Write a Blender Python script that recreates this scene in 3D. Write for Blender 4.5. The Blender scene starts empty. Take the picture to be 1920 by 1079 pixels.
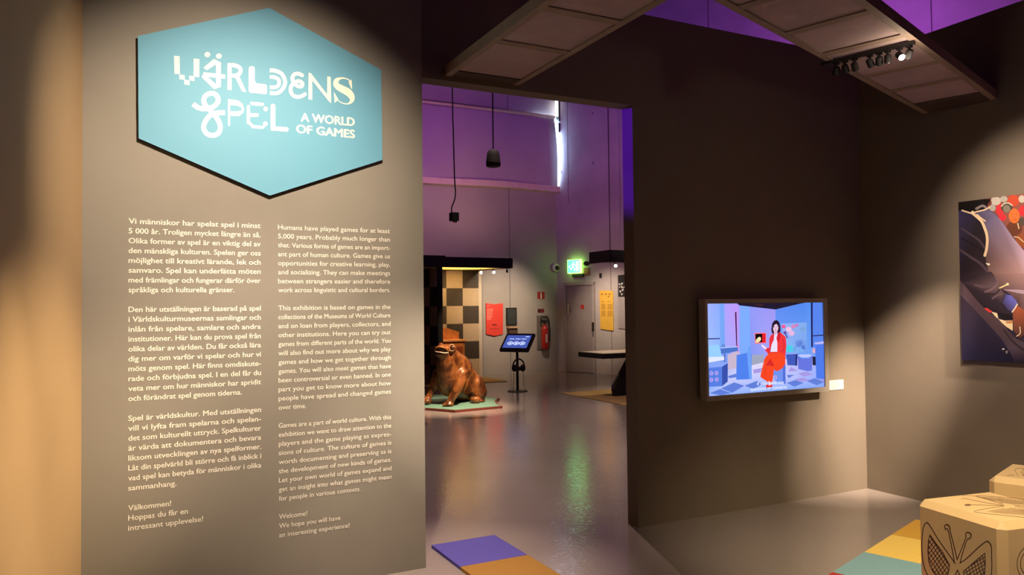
import bpy, bmesh, math, random
from mathutils import Vector, Matrix
random.seed(7)
SC = bpy.context.scene
COL = SC.collection
V = Vector
PI = math.pi

# ------------------------------------------------------------------ camera
EYE = V((0, 0, 1.5))
FPX, YAW, PITCH, ROLL = 1431.45, 0.470339, 0.0257768, -0.0113174
FW = V((math.sin(YAW) * math.cos(PITCH), math.cos(YAW) * math.cos(PITCH), math.sin(PITCH)))
_r = V((math.cos(YAW), -math.sin(YAW), 0))
_u = _r.cross(FW)
RT = _r * math.cos(ROLL) + _u * math.sin(ROLL)
UP = _u * math.cos(ROLL) - _r * math.sin(ROLL)
cd = bpy.data.cameras.new('camera')
cam = bpy.data.objects.new('camera', cd)
COL.objects.link(cam)
cd.sensor_width = 36
cd.sensor_fit = 'HORIZONTAL'
cd.lens = FPX * 36 / 1920
cd.clip_start = .05
cam.matrix_world = Matrix(((RT.x, UP.x, -FW.x, EYE.x), (RT.y, UP.y, -FW.y, EYE.y), (RT.z, UP.z, -FW.z, EYE.z), (0, 0, 0, 1)))
SC.camera = cam

# ------------------------------------------------------------------ world, exposure
SC.view_settings.view_transform = 'Standard'
SC.view_settings.look = 'None'
SC.view_settings.exposure = 0
SC.view_settings.gamma = 1
SC.view_settings.use_curve_mapping = False
w = bpy.data.worlds.new('world')
SC.world = w
w.use_nodes = True
w.node_tree.nodes['Background'].inputs[0].default_value = (.014, .006, .009, 1)
w.node_tree.nodes['Background'].inputs[1].default_value = 1.0
SC.cycles.max_bounces = 8
SC.cycles.sample_clamp_indirect = 6

# ------------------------------------------------------------------ lights
WARM = (1, .80, .58)
def aim(o, target):
    o.rotation_euler = (V(target) - o.location).to_track_quat('-Z', 'Y').to_euler()
def spot(loc, target, watts, deg, blend=1.0, col=WARM, radius=.03):
    l = bpy.data.lights.new('spot_beam', 'SPOT')
    o = bpy.data.objects.new('spot_beam', l)
    COL.objects.link(o)
    o.location = loc
    aim(o, target)
    l.energy = watts
    l.spot_size = math.radians(deg)
    l.spot_blend = blend
    l.color = col
    l.shadow_soft_size = radius
    return o
def area(loc, target, watts, sx, sy, col):
    l = bpy.data.lights.new('wash_light', 'AREA')
    o = bpy.data.objects.new('wash_light', l)
    COL.objects.link(o)
    o.location = loc
    aim(o, target)
    l.shape = 'RECTANGLE'
    l.size, l.size_y = sx, sy
    l.energy = watts
    l.color = col
    return o
def point(loc, watts, col, r=.03):
    l = bpy.data.lights.new('lamp_spill', 'POINT')
    o = bpy.data.objects.new('lamp_spill', l)
    COL.objects.link(o)
    o.location = loc
    l.energy = watts
    l.color = col
    l.shadow_soft_size = r
    return o
VIOLET = (.36, .06, 1.0)
# front room
spot((.66, 2.25, 3.12), (.56, 4.2, 2.02), 420, 70)                     # title sign
spot((.74, 1.3, 2.88), (.62, 4.2, 1.05), 300, 34)                      # text wall
spot((3.5, 1.5, 2.86), (-.48, 3.75, .70), 1250, 24, col=(1, .76, .46))      # tan side wall
spot((.45, 2.7, 3.2), (-.52, 3.38, .6), 130, 16, col=(1, .76, .46))    # tan side wall, nearer pool
spot((1.40, 3.45, 2.86), (1.58, 3.95, 0), 500, 46)
spot((.36, 1.75, 2.86), (2.6, 5.35, 0), 560, 21)                        # floor before and behind the doorway
spot((5.08, 1.6, 2.85), (5.14, 4.25, .45), 1000, 24)
spot((4.55, 2.5, 2.85), (5.37, 4.12, .62), 1000, 25)                    # corner and screen label
spot((4.22, 3.05, 2.80), (5.37, 2.75, 1.70), 130, 86)                     # wall photograph
spot((3.05, 1.5, 2.86), (3.95, 2.6, .3), 460, 60, col=(1, .80, .48))     # cubes and carpet
area((5.0, 1.5, 7.8), (4.5, 2.0, 0), 14, 2, 2, (.65, .18, .8))          # added violet wash from above to tint the ceiling panels
# far room
for loc, tgt, wt, cl in (((3.0, 12.0, 4.6), (6.8, 15.4, 6.4), 32, VIOLET), ((6.5, 10.5, 4.6), (9.8, 12.5, 7.0), 18, VIOLET), ((8.5, 8.0, 4.4), (11.5, 8.0, 6.8), 70, (.5, .10, .85))):
    area(loc, tgt, wt, 1.2, 1.2, cl).data.spread = math.radians(120)
spot((.2, 7.2, 3.3), (3.1, 4.31, 2.75), 900, 18, .4, (.16, .005, 1))
PINK = (1, .34, .50)
spot((5.4, 11.8, 4.4), (5.4, 15.4, 4.8), 95, 100, col=PINK)
spot((4.6, 13.3, 4.0), (5.6, 15.4, 3.0), 60, 80, col=(1, .62, .45))
spot((6.6, 13.9, 3.3), (7.0, 15.4, 4.1), 22, 115, col=(1, .56, .44))  # added warm spot to brighten the blind hem and upper back wall
spot((6.4, 10.0, 4.2), (9.4, 13.8, 4.2), 160, 60, col=PINK)
spot((7.55, 13.5, 2.55), (7.50, 15.4, 1.35), 200, 74)
spot((7.9, 12.6, 2.9), (9.47, 14.0, 1.4), 330, 46)
spot((7.6, 10.6, 3.6), (9.5, 13.3, 2.3), 70, 50, col=(1, .72, .60))
spot((4.75, 8.75, 3.3), (4.42, 10.35, .55), 1800, 36, col=(1, .74, .46))
spot((4.4, 8.2, 7.8), (4.2, 7.8, 0), 1350, 78, col=(1, .72, .60))  # added fill lamp brightening the far room floor
spot((6.3, 14.15, 2.25), (6.4, 15.15, 1.1), 45, 120, col=(1, .76, .42))
spot((5.9, 12.6, 2.9), (5.95, 14.25, .9), 300, 26, col=(1, .76, .45))
spot((8.0, 12.0, 2.28), (8.0, 10.6, 0), 130, 80, col=(1, .76, .45))
spot((6.2, 14.3, 1.3), (6.2, 14.35, 2.3), 170, 74, .6, (1, .78, .42))  # added mid-air uplight to brighten the yellow canopy underside

# ------------------------------------------------------------------ helpers
def hit(px, py, P, n):
    d = FW + RT * ((px - 960) / FPX) - UP * ((py - 539.5) / FPX)
    n = V(n)
    return EYE + d * ((V(P) - EYE).dot(n) / d.dot(n))
def onY(px, py, y): return hit(px, py, (0, y, 0), (0, 1, 0))
def onX(px, py, x): return hit(px, py, (x, 0, 0), (1, 0, 0))
def onZ(px, py, z): return hit(px, py, (0, 0, z), (0, 0, 1))
def lin(c):
    f = lambda x: x / 12.92 if x <= .04045 else ((x + .055) / 1.055) ** 2.4
    return tuple(f(v / 255) for v in c[:3]) + (1,)

MATS = {}
def mat(name, col, rough=.6, metal=0, emit=0, noise=0, nscale=8, bump=0, bscale=60, spec=.5, attr=False, coat=0, translucent=0, srgb=False):
    """procedural principled material: colour broken up by noise, optional fine bump"""
    if name in MATS: return MATS[name]
    m = bpy.data.materials.new(name)
    m.use_nodes = True
    nt = m.node_tree
    b = nt.nodes['Principled BSDF']
    c = lin(col) if srgb else tuple(col) + (1,)
    b.inputs['Roughness'].default_value = rough
    b.inputs['Metallic'].default_value = metal
    b.inputs['Specular IOR Level'].default_value = spec
    b.inputs['Coat Weight'].default_value = coat
    b.inputs['Coat Roughness'].default_value = .12
    b.inputs['Base Color'].default_value = c
    tc = nt.nodes.new('ShaderNodeTexCoord')
    if attr:
        a = nt.nodes.new('ShaderNodeAttribute')
        a.attribute_name = 'Col'
        nt.links.new(a.outputs['Color'], b.inputs['Base Color'])
        if emit: nt.links.new(a.outputs['Color'], b.inputs['Emission Color'])
    elif noise:
        n = nt.nodes.new('ShaderNodeTexNoise')
        n.inputs['Scale'].default_value = nscale
        n.inputs['Detail'].default_value = 6
        nt.links.new(tc.outputs['Object'], n.inputs['Vector'])
        r = nt.nodes.new('ShaderNodeValToRGB')
        r.color_ramp.elements[0].position = .3
        r.color_ramp.elements[1].position = .72
        r.color_ramp.elements[0].color = tuple(x * (1 - noise) for x in c[:3]) + (1,)
        r.color_ramp.elements[1].color = tuple(min(1, x * (1 + noise)) for x in c[:3]) + (1,)
        nt.links.new(n.outputs['Fac'], r.inputs['Fac'])
        nt.links.new(r.outputs['Color'], b.inputs['Base Color'])
    if emit:
        b.inputs['Emission Strength'].default_value = emit
        if not attr: b.inputs['Emission Color'].default_value = c
        if attr:
            b.inputs['Base Color'].default_value = (0, 0, 0, 1)
            for l in list(b.inputs['Base Color'].links): nt.links.remove(l)
    if bump:
        n2 = nt.nodes.new('ShaderNodeTexNoise')
        n2.inputs['Scale'].default_value = bscale
        n2.inputs['Detail'].default_value = 4
        nt.links.new(tc.outputs['Object'], n2.inputs['Vector'])
        bp = nt.nodes.new('ShaderNodeBump')
        bp.inputs['Strength'].default_value = bump
        bp.inputs['Distance'].default_value = .01
        nt.links.new(n2.outputs['Fac'], bp.inputs['Height'])
        nt.links.new(bp.outputs['Normal'], b.inputs['Normal'])
    if translucent:
        t = nt.nodes.new('ShaderNodeBsdfTranslucent')
        t.inputs['Color'].default_value = c
        mx = nt.nodes.new('ShaderNodeMixShader')
        mx.inputs[0].default_value = translucent
        out = nt.nodes['Material Output']
        nt.links.new(b.outputs[0], mx.inputs[1])
        nt.links.new(t.outputs[0], mx.inputs[2])
        nt.links.new(mx.outputs[0], out.inputs[0])
    MATS[name] = m
    return m

ORG = {}
class MB:
    """collects shapes (world coordinates) and builds them as one mesh object"""
    def __init__(s): s.v, s.f, s.m, s.c, s.flat = [], [], [], [], False
    def add(s, vs, fs, mi=0, col=None):
        o = len(s.v)
        s.v += [V(p) for p in vs]
        for f in fs:
            s.f.append([o + i for i in f]); s.m.append(mi); s.c.append(col)
        return s
    def box(s, a, b, mi=0):
        x0, y0, z0 = a; x1, y1, z1 = b
        return s.hexa([(x0, y0, z0), (x1, y0, z0), (x1, y1, z0), (x0, y1, z0)], [(x0, y0, z1), (x1, y0, z1), (x1, y1, z1), (x0, y1, z1)], mi)
    def hexa(s, lo, hi, mi=0):
        n = len(lo)
        fs = [list(range(n))[::-1], list(range(n, 2 * n))] + [[i, (i + 1) % n, n + (i + 1) % n, n + i] for i in range(n)]
        return s.add(list(lo) + list(hi), fs, mi)
    def obox(s, c, ax, ay, az, mi=0):
        """box from centre and three half-extent vectors"""
        c, ax, ay, az = V(c), V(ax), V(ay), V(az)
        q = [-ax - ay, ax - ay, ax + ay, -ax + ay]
        return s.hexa([c + p - az for p in q], [c + p + az for p in q], mi)
    def prism(s, pts, d, mi=0):
        d = V(d)
        return s.hexa([V(p) for p in pts], [V(p) + d for p in pts], mi)
    def tube(s, pts, r, n=10, mi=0, cap=True):
        pts = [V(p) for p in pts]
        rs = r if isinstance(r, (list, tuple)) else [r] * len(pts)
        vs, fs = [], []
        prev = None
        for i, p in enumerate(pts):
            t = (pts[min(i + 1, len(pts) - 1)] - pts[max(i - 1, 0)]).normalized()
            if prev is None:
                a = t.orthogonal().normalized()
            else:
                a = (prev - t * prev.dot(t)).normalized()
            prev = a
            b = t.cross(a)
            for k in range(n):
                th = 2 * PI * k / n
                vs.append(p + (a * math.cos(th) + b * math.sin(th)) * rs[i])
        for i in range(len(pts) - 1):
            for k in range(n):
                fs.append([i * n + k, i * n + (k + 1) % n, (i + 1) * n + (k + 1) % n, (i + 1) * n + k])
        if cap:
            fs.append(list(range(n))[::-1]); fs.append([(len(pts) - 1) * n + k for k in range(n)])
        return s.add(vs, fs, mi)
    def ball(s, c, r, n=16, mi=0, rot=None):
        c = V(c)
        r = V(r) if not isinstance(r, (int, float)) else V((r, r, r))
        vs, fs = [], []
        h = n // 2
        for i in range(h + 1):
            ph = PI * i / h
            for k in range(n):
                th = 2 * PI * k / n
                p = V((r.x * math.sin(ph) * math.cos(th), r.y * math.sin(ph) * math.sin(th), r.z * math.cos(ph)))
                if rot: p = rot @ p
                vs.append(c + p)
        for i in range(h):
            for k in range(n):
                fs.append([i * n + k, (i + 1) * n + k, (i + 1) * n + (k + 1) % n, i * n + (k + 1) % n])
        return s.add(vs, fs, mi)
    def build(s, name, mats, parent=None, smooth=False, bevel=0, origin=None):
        o0 = V(origin) if origin is not None else V((0, 0, 0))
        if parent is not None: o0 = ORG[parent.name]
        elif origin is None:
            xs = [p.x for p in s.v]; ys = [p.y for p in s.v]; zs = [p.z for p in s.v]
            o0 = V(((min(xs) + max(xs)) / 2, (min(ys) + max(ys)) / 2, min(zs)))
        me = bpy.data.meshes.new(name)
        me.from_pydata([p - o0 for p in s.v], [], s.f)
        for m in (mats if isinstance(mats, (list, tuple)) else [mats]): me.materials.append(m)
        me.polygons.foreach_set('material_index', s.m)
        if any(c is not None for c in s.c):
            at = me.color_attributes.new('Col', 'FLOAT_COLOR', 'CORNER')
            li = 0
            for p, c in zip(me.polygons, s.c):
                c = c or (255, 255, 255)
                for k in range(p.loop_total):
                    cc = c[k] if isinstance(c[0], (list, tuple)) else c
                    at.data[p.loop_start + k].color = lin(cc)
        elif not s.flat:
            bm = bmesh.new(); bm.from_mesh(me)
            bmesh.ops.remove_doubles(bm, verts=bm.verts, dist=1e-6)
            bmesh.ops.recalc_face_normals(bm, faces=bm.faces)
            bm.to_mesh(me); bm.free()
        if smooth: me.polygons.foreach_set('use_smooth', [True] * len(me.polygons))
        me.update()
        o = bpy.data.objects.new(name, me)
        COL.objects.link(o)
        if parent is not None: o.parent = parent
        else: o.location = o0
        ORG[o.name] = o0
        if bevel:
            b = o.modifiers.new('bevel', 'BEVEL')
            b.width = bevel; b.segments = 2; b.limit_method = 'ANGLE'
        return o
def tag(o, label, cat, group=None):
    o['label'] = label; o['category'] = cat
    if group: o['group'] = group
    return o
def thing(name, loc, label, cat, group=None):
    o = bpy.data.objects.new(name, None)
    COL.objects.link(o)
    o.location = loc
    o.empty_display_size = .1
    ORG[o.name] = V(loc)
    return tag(o, label, cat, group)
def struct(o):
    o['kind'] = 'structure'
    return o

# flat drawings lying on a real surface (print, lettering, screen picture)
class Sheet:
    """maps drawing coordinates onto a surface through point P with normal n; f(x, y) gives the point"""
    def __init__(s, f, n):
        s.f = f; s.n = V(n).normalized(); s.mb = MB(); s.k = 0; s.q = 0; s.d = .0004; s.mb.flat = True
    def p(s, x, y, k): return s.f(x, y) + s.n * (s.d * (k + .02 * s.q))
    def poly(s, pts, col=None, layer=None, mi=0):
        k = s.k if layer is None else layer
        if layer is None: s.k += 1
        else: s.q = (s.q + 1) % 30
        s.mb.add([s.p(x, y, k + 1) for x, y in pts], [list(range(len(pts)))], mi, col)
        return s
    def ell(s, cx, cy, rx, ry, col=None, layer=None, rot=0, n=20):
        c, t = math.cos(rot), math.sin(rot)
        return s.poly([(cx + rx * math.cos(a) * c - ry * math.sin(a) * t, cy + rx * math.cos(a) * t + ry * math.sin(a) * c) for a in [2 * PI * i / n for i in range(n)]], col, layer)
    def stroke(s, pts, wd, col=None, smooth=True, caps=True, closed=False, layer=None):
        k = s.k if layer is None else layer
        if layer is None: s.k += 1
        pts = [tuple(q) + ((wd,) if len(q) == 2 else ()) for q in pts]
        if smooth and len(pts) > 2: pts = spline(pts, closed)
        elif closed: pts = pts + [pts[0]]
        n = len(pts)
        L, R = [], []
        for i in range(n):
            a = pts[max(i - 1, 0)]; b = pts[min(i + 1, n - 1)]
            if closed and i in (0, n - 1): a = pts[-2]; b = pts[1]
            dx, dy = b[0] - a[0], b[1] - a[1]
            d = math.hypot(dx, dy) or 1
            sc = 1
            if not smooth and 0 < i < n - 1:   # mitre
                ax, ay = pts[i][0] - a[0], pts[i][1] - a[1]; d1 = math.hypot(ax, ay) or 1
                sc = 1 / max(.5, abs((ax * dx + ay * dy) / (d1 * d)))
            h = pts[i][2] / 2 * sc
            nx, ny = -dy / d * h, dx / d * h
            L.append((pts[i][0] + nx, pts[i][1] + ny)); R.append((pts[i][0] - nx, pts[i][1] - ny))
        s.q = (s.q + 1) % 30
        vs = [s.p(x, y, k + 1 + .35 * (i % n) / n) for i, (x, y) in enumerate(L + R)]
        s.mb.add(vs, [[i, i + 1, n + i + 1, n + i] for i in range(n - 1)], 0, col)
        if caps and not closed:
            for q in (pts[0], pts[-1]): s.ell(q[0], q[1], q[2] / 2, q[2] / 2, col, k, n=14)
        return s
def spline(pts, closed=False, n=7):
    out = []
    m = len(pts)
    for i in range(m if closed else m - 1):
        g = (lambda j: pts[j % m]) if closed else (lambda j: pts[min(max(j, 0), m - 1)])
        a, b, c, d = g(i - 1), g(i), g(i + 1), g(i + 2)
        for t in [j / n for j in range(n)]:
            out.append(tuple(.5 * (2 * b[q] + (c[q] - a[q]) * t + (2 * a[q] - 5 * b[q] + 4 * c[q] - d[q]) * t * t + (3 * b[q] - a[q] - 3 * c[q] + d[q]) * t ** 3) for q in range(3)))
    out.append(pts[0] if closed else pts[-1])
    return out
def crop(x0, y0, sc): return lambda x, y: (x0 + x / sc, y0 + y / sc)

def text_polys(body, bold=0.0, space=1.0):
    c = bpy.data.curves.new('lettering', 'FONT')
    c.body = body; c.size = 1; c.offset = bold; c.resolution_u = 3; c.space_character = space
    o = bpy.data.objects.new('lettering', c)
    COL.objects.link(o)
    dg = bpy.context.evaluated_depsgraph_get()
    dg.update()
    me = o.evaluated_get(dg).to_mesh()
    vs = [(v.co.x, v.co.y) for v in me.vertices]
    fs = [list(p.vertices) for p in me.polygons]
    o.evaluated_get(dg).to_mesh_clear()
    bpy.data.objects.remove(o); bpy.data.curves.remove(c)
    x0 = min(v[0] for v in vs); x1 = max(v[0] for v in vs)
    return vs, fs, x0, x1
CAP = .70   # cap height of the built-in face at size 1
def put_text(mb, body, left, right, up, n, bold=0, mi=0, col=None, space=1.0):
    """lettering whose baseline runs from left to right; up = vector of one cap height"""
    vs, fs, x0, x1 = text_polys(body, 0, space)
    left, right, up = V(left), V(right), V(up)
    mb.flat = True
    ex = (right - left) / (x1 - x0 + 2 * bold)
    nn = V(n)
    for q, (dx, dy) in enumerate(((-bold, 0), (bold, 0), (0, bold * .6), (0, -bold * .6)) if bold else ((0, 0),)):
        mb.add([left + ex * (x - x0 + bold + dx) + up * ((y + dy) / CAP) + nn * (1 + .04 * q) for x, y in vs], fs, mi, col)

# ------------------------------------------------------------------ materials
M = lambda *a, **k: mat(*a, **k)
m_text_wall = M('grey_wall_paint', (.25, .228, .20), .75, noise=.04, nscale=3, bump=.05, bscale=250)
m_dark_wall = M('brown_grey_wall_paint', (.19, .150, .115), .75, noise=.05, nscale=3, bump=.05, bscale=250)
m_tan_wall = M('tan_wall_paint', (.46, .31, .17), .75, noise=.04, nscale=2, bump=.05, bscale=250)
m_far_wall = M('far_wall_paint', (.42, .37, .35), .8, noise=.04, nscale=2)
m_concrete = M('concrete', (.45, .40, .39), .8, noise=.13, nscale=1.6, bump=.15, bscale=20)
m_ceiling = M('ceiling_paint', (.05, .045, .05), .9, noise=.1)
m_black = M('black_metal', (.012, .011, .012), .45, noise=.15)
m_black_matt = M('black_matt', (.010, .008, .010), .8, noise=.1)
m_seam = M('seam_shadow_gap', (.10, .08, .09), .9, noise=.1)
m_cream = M('cream_vinyl', (.88, .84, .76), .6, noise=.02)
m_white = M('white_paint', (.7, .68, .64), .5, noise=.03)

# floor: glossy sealed floor with fine ripples
m_floor = bpy.data.materials.new('sealed_floor')
m_floor.use_nodes = True
nt = m_floor.node_tree; b = nt.nodes['Principled BSDF']
tc = nt.nodes.new('ShaderNodeTexCoord')
n1 = nt.nodes.new('ShaderNodeTexNoise'); n1.inputs['Scale'].default_value = 1.3; n1.inputs['Detail'].default_value = 7
cr = nt.nodes.new('ShaderNodeValToRGB')
cr.color_ramp.elements[0].color = (.25, .205, .195, 1); cr.color_ramp.elements[1].color = (.31, .26, .245, 1)
n2 = nt.nodes.new('ShaderNodeTexNoise'); n2.inputs['Scale'].default_value = 26; n2.inputs['Detail'].default_value = 2; n2.inputs['Distortion'].default_value = 1.2
bp = nt.nodes.new('ShaderNodeBump'); bp.inputs['Strength'].default_value = .13; bp.inputs['Distance'].default_value = .012
for n in (n1, n2): nt.links.new(tc.outputs['Object'], n.inputs['Vector'])
nt.links.new(n1.outputs['Fac'], cr.inputs['Fac']); nt.links.new(cr.outputs['Color'], b.inputs['Base Color'])
nt.links.new(n2.outputs['Fac'], bp.inputs['Height']); nt.links.new(bp.outputs['Normal'], b.inputs['Normal'])
b.inputs['Roughness'].default_value = .13
b.inputs['Specular IOR Level'].default_value = .55

# ------------------------------------------------------------------ room shell
WT = 3.52          # height of the exhibition walls
YD = 4.25          # face of the wall with the doorway
YT = 4.20          # face of the text wall
XR = 5.37          # face of the right wall
YB = 15.40         # back wall of the far room
E1 = V((math.cos(math.radians(18.5)), math.sin(math.radians(18.5)), 0))   # the building's own axes
E2 = V((-E1.y, E1.x, 0))
W0 = V((9.03, 15.35, 0))
CE = 8.2

struct(MB().box((-6, -3.2, -.1), (16, 17, 0)).build('floor', m_floor))
struct(MB().box((-6, -3.2, CE), (16, 17, CE + .1)).build('ceiling', m_ceiling))
x0 = onY(153.5, 560, YT).x; x1 = onY(794.5, 560, YT).x
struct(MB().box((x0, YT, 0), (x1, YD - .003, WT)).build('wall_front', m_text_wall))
xj = 3.098; zh = 2.873
wd = MB()
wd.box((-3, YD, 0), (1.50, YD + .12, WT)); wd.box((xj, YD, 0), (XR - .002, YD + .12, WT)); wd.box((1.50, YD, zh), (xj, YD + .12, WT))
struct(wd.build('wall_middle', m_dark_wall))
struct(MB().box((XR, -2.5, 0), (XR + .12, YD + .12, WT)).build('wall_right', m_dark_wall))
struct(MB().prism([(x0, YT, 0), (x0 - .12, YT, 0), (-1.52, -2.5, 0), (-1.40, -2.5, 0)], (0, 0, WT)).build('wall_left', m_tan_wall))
struct(MB().box((-1.6, -2.65, 0), (5.5, -2.52, WT)).build('wall_near', m_dark_wall))
wb = MB().box((-4.2, YB, 0), (9.02, YB + .15, CE - .002))
for px in (954.5,):
    p = onY(px, 400, YB)
    wb.box((p.x - .006, YB - .002, 0), (p.x + .006, YB, CE - .01), 1)
struct(wb.build('wall_back', [m_far_wall, m_seam]))
struct(MB().box((-4.2, YD + .13, 0), (-4.05, YB, CE - .002)).build('wall_far_left', m_far_wall))
def con(px, py, off=0): return hit(px, py, W0 - E1 * off, E1)
wc = MB()
a, bb = W0 + E2 * .25, W0 - E2 * 14
wc.prism([a, a + E1 * .2, bb + E1 * .2, bb], (0, 0, CE - .002))
for px in (1066, 1143.5):
    p = con(px, 400); p.z = 0
    if px > 1100: wc.obox(p + V((0, 0, CE / 2)) - E1 * .001, E1 * .001, E2 * .006, V((0, 0, CE / 2 - .01)), 1)
    else: wc.obox(V((p.x, p.y, 5.3)) - E1 * .001, E1 * .001, E2 * .006, V((0, 0, 1.4)), 1)
for s_ in range(4, 14, 2):
    p = W0 - E2 * s_
    wc.obox(V((p.x, p.y, CE / 2)) - E1 * .001, E1 * .001, E2 * .008, V((0, 0, CE / 2 - .01)), 1)
for px, py in ((1111, 213), (1112, 306), (1108, 490), (1053, 323)):
    p = con(px, py)
    wc.obox(p - E1 * .001, E1 * .001, E2 * .012, V((0, 0, .03)), 1)
struct(wc.build('wall_concrete', [m_concrete, m_seam]))

# window strip behind the blind, daylight leaking out at its end
pw0, pw1 = onY(1036, 300, YB), onY(1047.5, 300, YB)
mw = M('daylight_glass', (.50, .70, 1.0), .3, emit=34, noise=.02)
struct(MB().box((pw0.x - .35, YB - .03, 4.4), (9.0, YB - .004, 5.88)).build('window_1', mw))

# ------------------------------------------------------------------ blind over the far window
bl = thing('window_blind', (7, YB, 4.2), 'wide purple-lit fabric blind hung across the top of the back wall', 'blind')
mf = M('blind_fabric', (.50, .42, .46), .85, noise=.05, nscale=2)
tl, tr = onY(795, 191, YB - .10), onY(1040, 222, YB - .10)
hl, hr = onY(795, 334, YB - .10), onY(1046, 356, YB - .10)
NX, NZ = 60, 24
xa, xb2 = -4.0, hr.x
mbb = MB(); vs = []
zt, zb = (tl.z + tr.z) / 2, 4.26
for j in range(NZ + 1):
    for i in range(NX + 1):
        u, v_ = i / NX, j / NZ
        x = xa + (xb2 - xa) * u - .05 * (1 - v_) * u
        yy = YB - .08 - .05 * math.sin(v_ * PI) + .018 * math.sin(9 * u * 3 + 4 * v_) * (1 - v_) + .02 * math.sin((x * 1.1 + v_ * 2.6) * 4) * math.exp(-((x - 6.2) / .9) ** 2) * (1 - v_)
        vs.append((x, yy, zt + (zb - zt) * v_))
fs = [[j * (NX + 1) + i, j * (NX + 1) + i + 1, (j + 1) * (NX + 1) + i + 1, (j + 1) * (NX + 1) + i] for j in range(NZ) for i in range(NX)]
mbb.add(vs, fs)
fo = mbb.build('fabric', mf, bl, smooth=True)
sm = fo.modifiers.new('thickness', 'SOLIDIFY'); sm.thickness = .004
mh = M('blind_hem', (.85, .68, .54), .7, noise=.08)
hem = MB()
hv = []
for i in range(41):
    u = i / 40; x = xa + (xb2 + .02 - xa) * u
    zz = zb + .015 * math.sin(u * 23) - .02 * u
    hv += [(x, YB - .16 - .015 * math.sin(u * 31), zz + .065), (x, YB - .19, zz - .07), (x, YB - .002, zz - .07), (x, YB - .002, zz + .065)]
hem.add(hv, [[4 * i + k, 4 * i + (k + 1) % 4, 4 * i + 4 + (k + 1) % 4, 4 * i + 4 + k] for i in range(40) for k in range(4)] + [[0, 1, 2, 3], [160, 161, 162, 163]])
hem.build('hem', mh, bl)
MB().tube([(xa, YB - .10, zt + .02), (tr.x, YB - .10, zt + .02)], .035, 12).build('roller_bar', mh, bl, smooth=True)
br = onY(1046, 225, YB - .08)
MB().box((br.x - .02, YB - .14, br.z - .3), (br.x + .05, YB - .03, br.z - .08)).build('bracket', m_black, bl)

# bright upright fitting at the end of the blind
p0, p1 = onY(1043.5, 189, YB - .12), onY(1043.5, 218, YB - .12)
lt = thing('tube_light', (p0.x, YB - .12, p1.z), 'short upright white tube light at the end of the blind bar', 'light')
MB().tube([(p0.x, YB - .12, p0.z), (p0.x, YB - .12, p1.z)], .035, 12).build('tube', M('tube_glow', (.9, .95, 1), .3, emit=5, noise=.02), lt, smooth=True)
MB().box((p0.x + .036, YB - .15, p1.z - .12), (p0.x + .065, YB - .02, p0.z + .02)).build('holder', m_black, lt)

# ------------------------------------------------------------------ exit door in the concrete wall
dr = thing('door_1', con(1090, 700), 'grey fire exit door in the concrete wall under the green sign', 'door')
struct(dr)
m_door = M('door_paint', (.27, .23, .225), .6, noise=.06)
m_frame = M('door_frame_paint', (.36, .31, .30), .6, noise=.05)
sa, sb = (con(1061, 600) - W0).dot(E2), (con(1117, 600) - W0).dot(E2)
zd = 2.03
def cbox(s0, s1, z0, z1, o0, o1, mb, mi=0):
    """box on the concrete wall: s along it, o standing off it"""
    c = W0 + E2 * ((s0 + s1) / 2) - E1 * ((o0 + o1) / 2)
    return mb.obox((c.x, c.y, (z0 + z1) / 2), E2 * (abs(s1 - s0) / 2), E1 * (abs(o1 - o0) / 2), (0, 0, (z1 - z0) / 2), mi)
cbox(sa - .05, sb + .05, .01, zd - .05, .001, .03, MB()).build('door_leaf', m_door, dr, bevel=.004)
fr = MB()
cbox(sa, sa - .05, 0, zd, .001, .06, fr); cbox(sb + .05, sb, 0, zd, .001, .06, fr); cbox(sa, sb, zd - .05, zd + .02, .001, .062, fr)
fr.build('door_frame', m_frame, dr)
pm = con(1066, 580, .04)
hm = MB()
hm.obox(pm, E2 * .02, E1 * .015, (0, 0, .12))
hm.tube([pm - E1 * .03, pm - E1 * .06, pm - E1 * .06 - E2 * .14], .011, 8)
hm.build('door_handle', M('steel', (.45, .42, .40), .35, 1, noise=.05), dr)
pm = con(1113, 613, .04)
hm = MB(); hm.obox(pm, E2 * .03, E1 * .03, (0, 0, .10)); hm.obox(pm - V((0, 0, .17)), E2 * .02, E1 * .02, (0, 0, .06))
hm.build('door_closer', m_black, dr, bevel=.005)
pm = con(1092, 576, .032)
MB().obox(pm, E2 * .045, E1 * .003, (0, 0, .05)).build('door_sign', M('sign_red', (.42, .02, .02), .5, noise=.04), dr)

# ------------------------------------------------------------------ signs and fittings on the concrete wall
ex = thing('exit_sign', con(1078, 512, .08), 'glowing green emergency exit sign with a running figure above the grey door', 'exit sign')
c = con(1078, 500, .08)
MB().obox(c + E1 * .035, E2 * .12, E1 * .014, (0, 0, .10)).build('housing', M('sign_housing', (.30, .32, .30), .5, noise=.04), ex, bevel=.006)
MB().obox(c - E1 * .012, E2 * .185, E1 * .033, (0, 0, .155)).build('light_box', M('exit_glow', (.34, .85, .12), .4, emit=6, noise=.02), ex)
c2 = c - E1 * .048
MB().obox(c2, E2 * .175, E1 * .003, (0, 0, .145)).build('lit_panel', M('exit_green', (.06, .80, .18), .4, emit=4.5, noise=.02), ex)
S = Sheet(lambda x, y: c2 - E1 * .004 - E2 * x + V((0, 0, y)), -E1)
S.ell(.0, .09, .018, .018); S.stroke([(-.01, .06), (-.02, .0)], .03, smooth=False); S.stroke([(-.02, 0), (.03, -.04), (.02, -.10)], .02, smooth=False)
S.stroke([(-.02, 0), (-.05, -.05), (-.10, -.06)], .02, smooth=False); S.stroke([(-.01, .055), (.05, .02)], .014, smooth=False); S.stroke([(-.01, .055), (-.06, .03)], .014, smooth=False)
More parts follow.
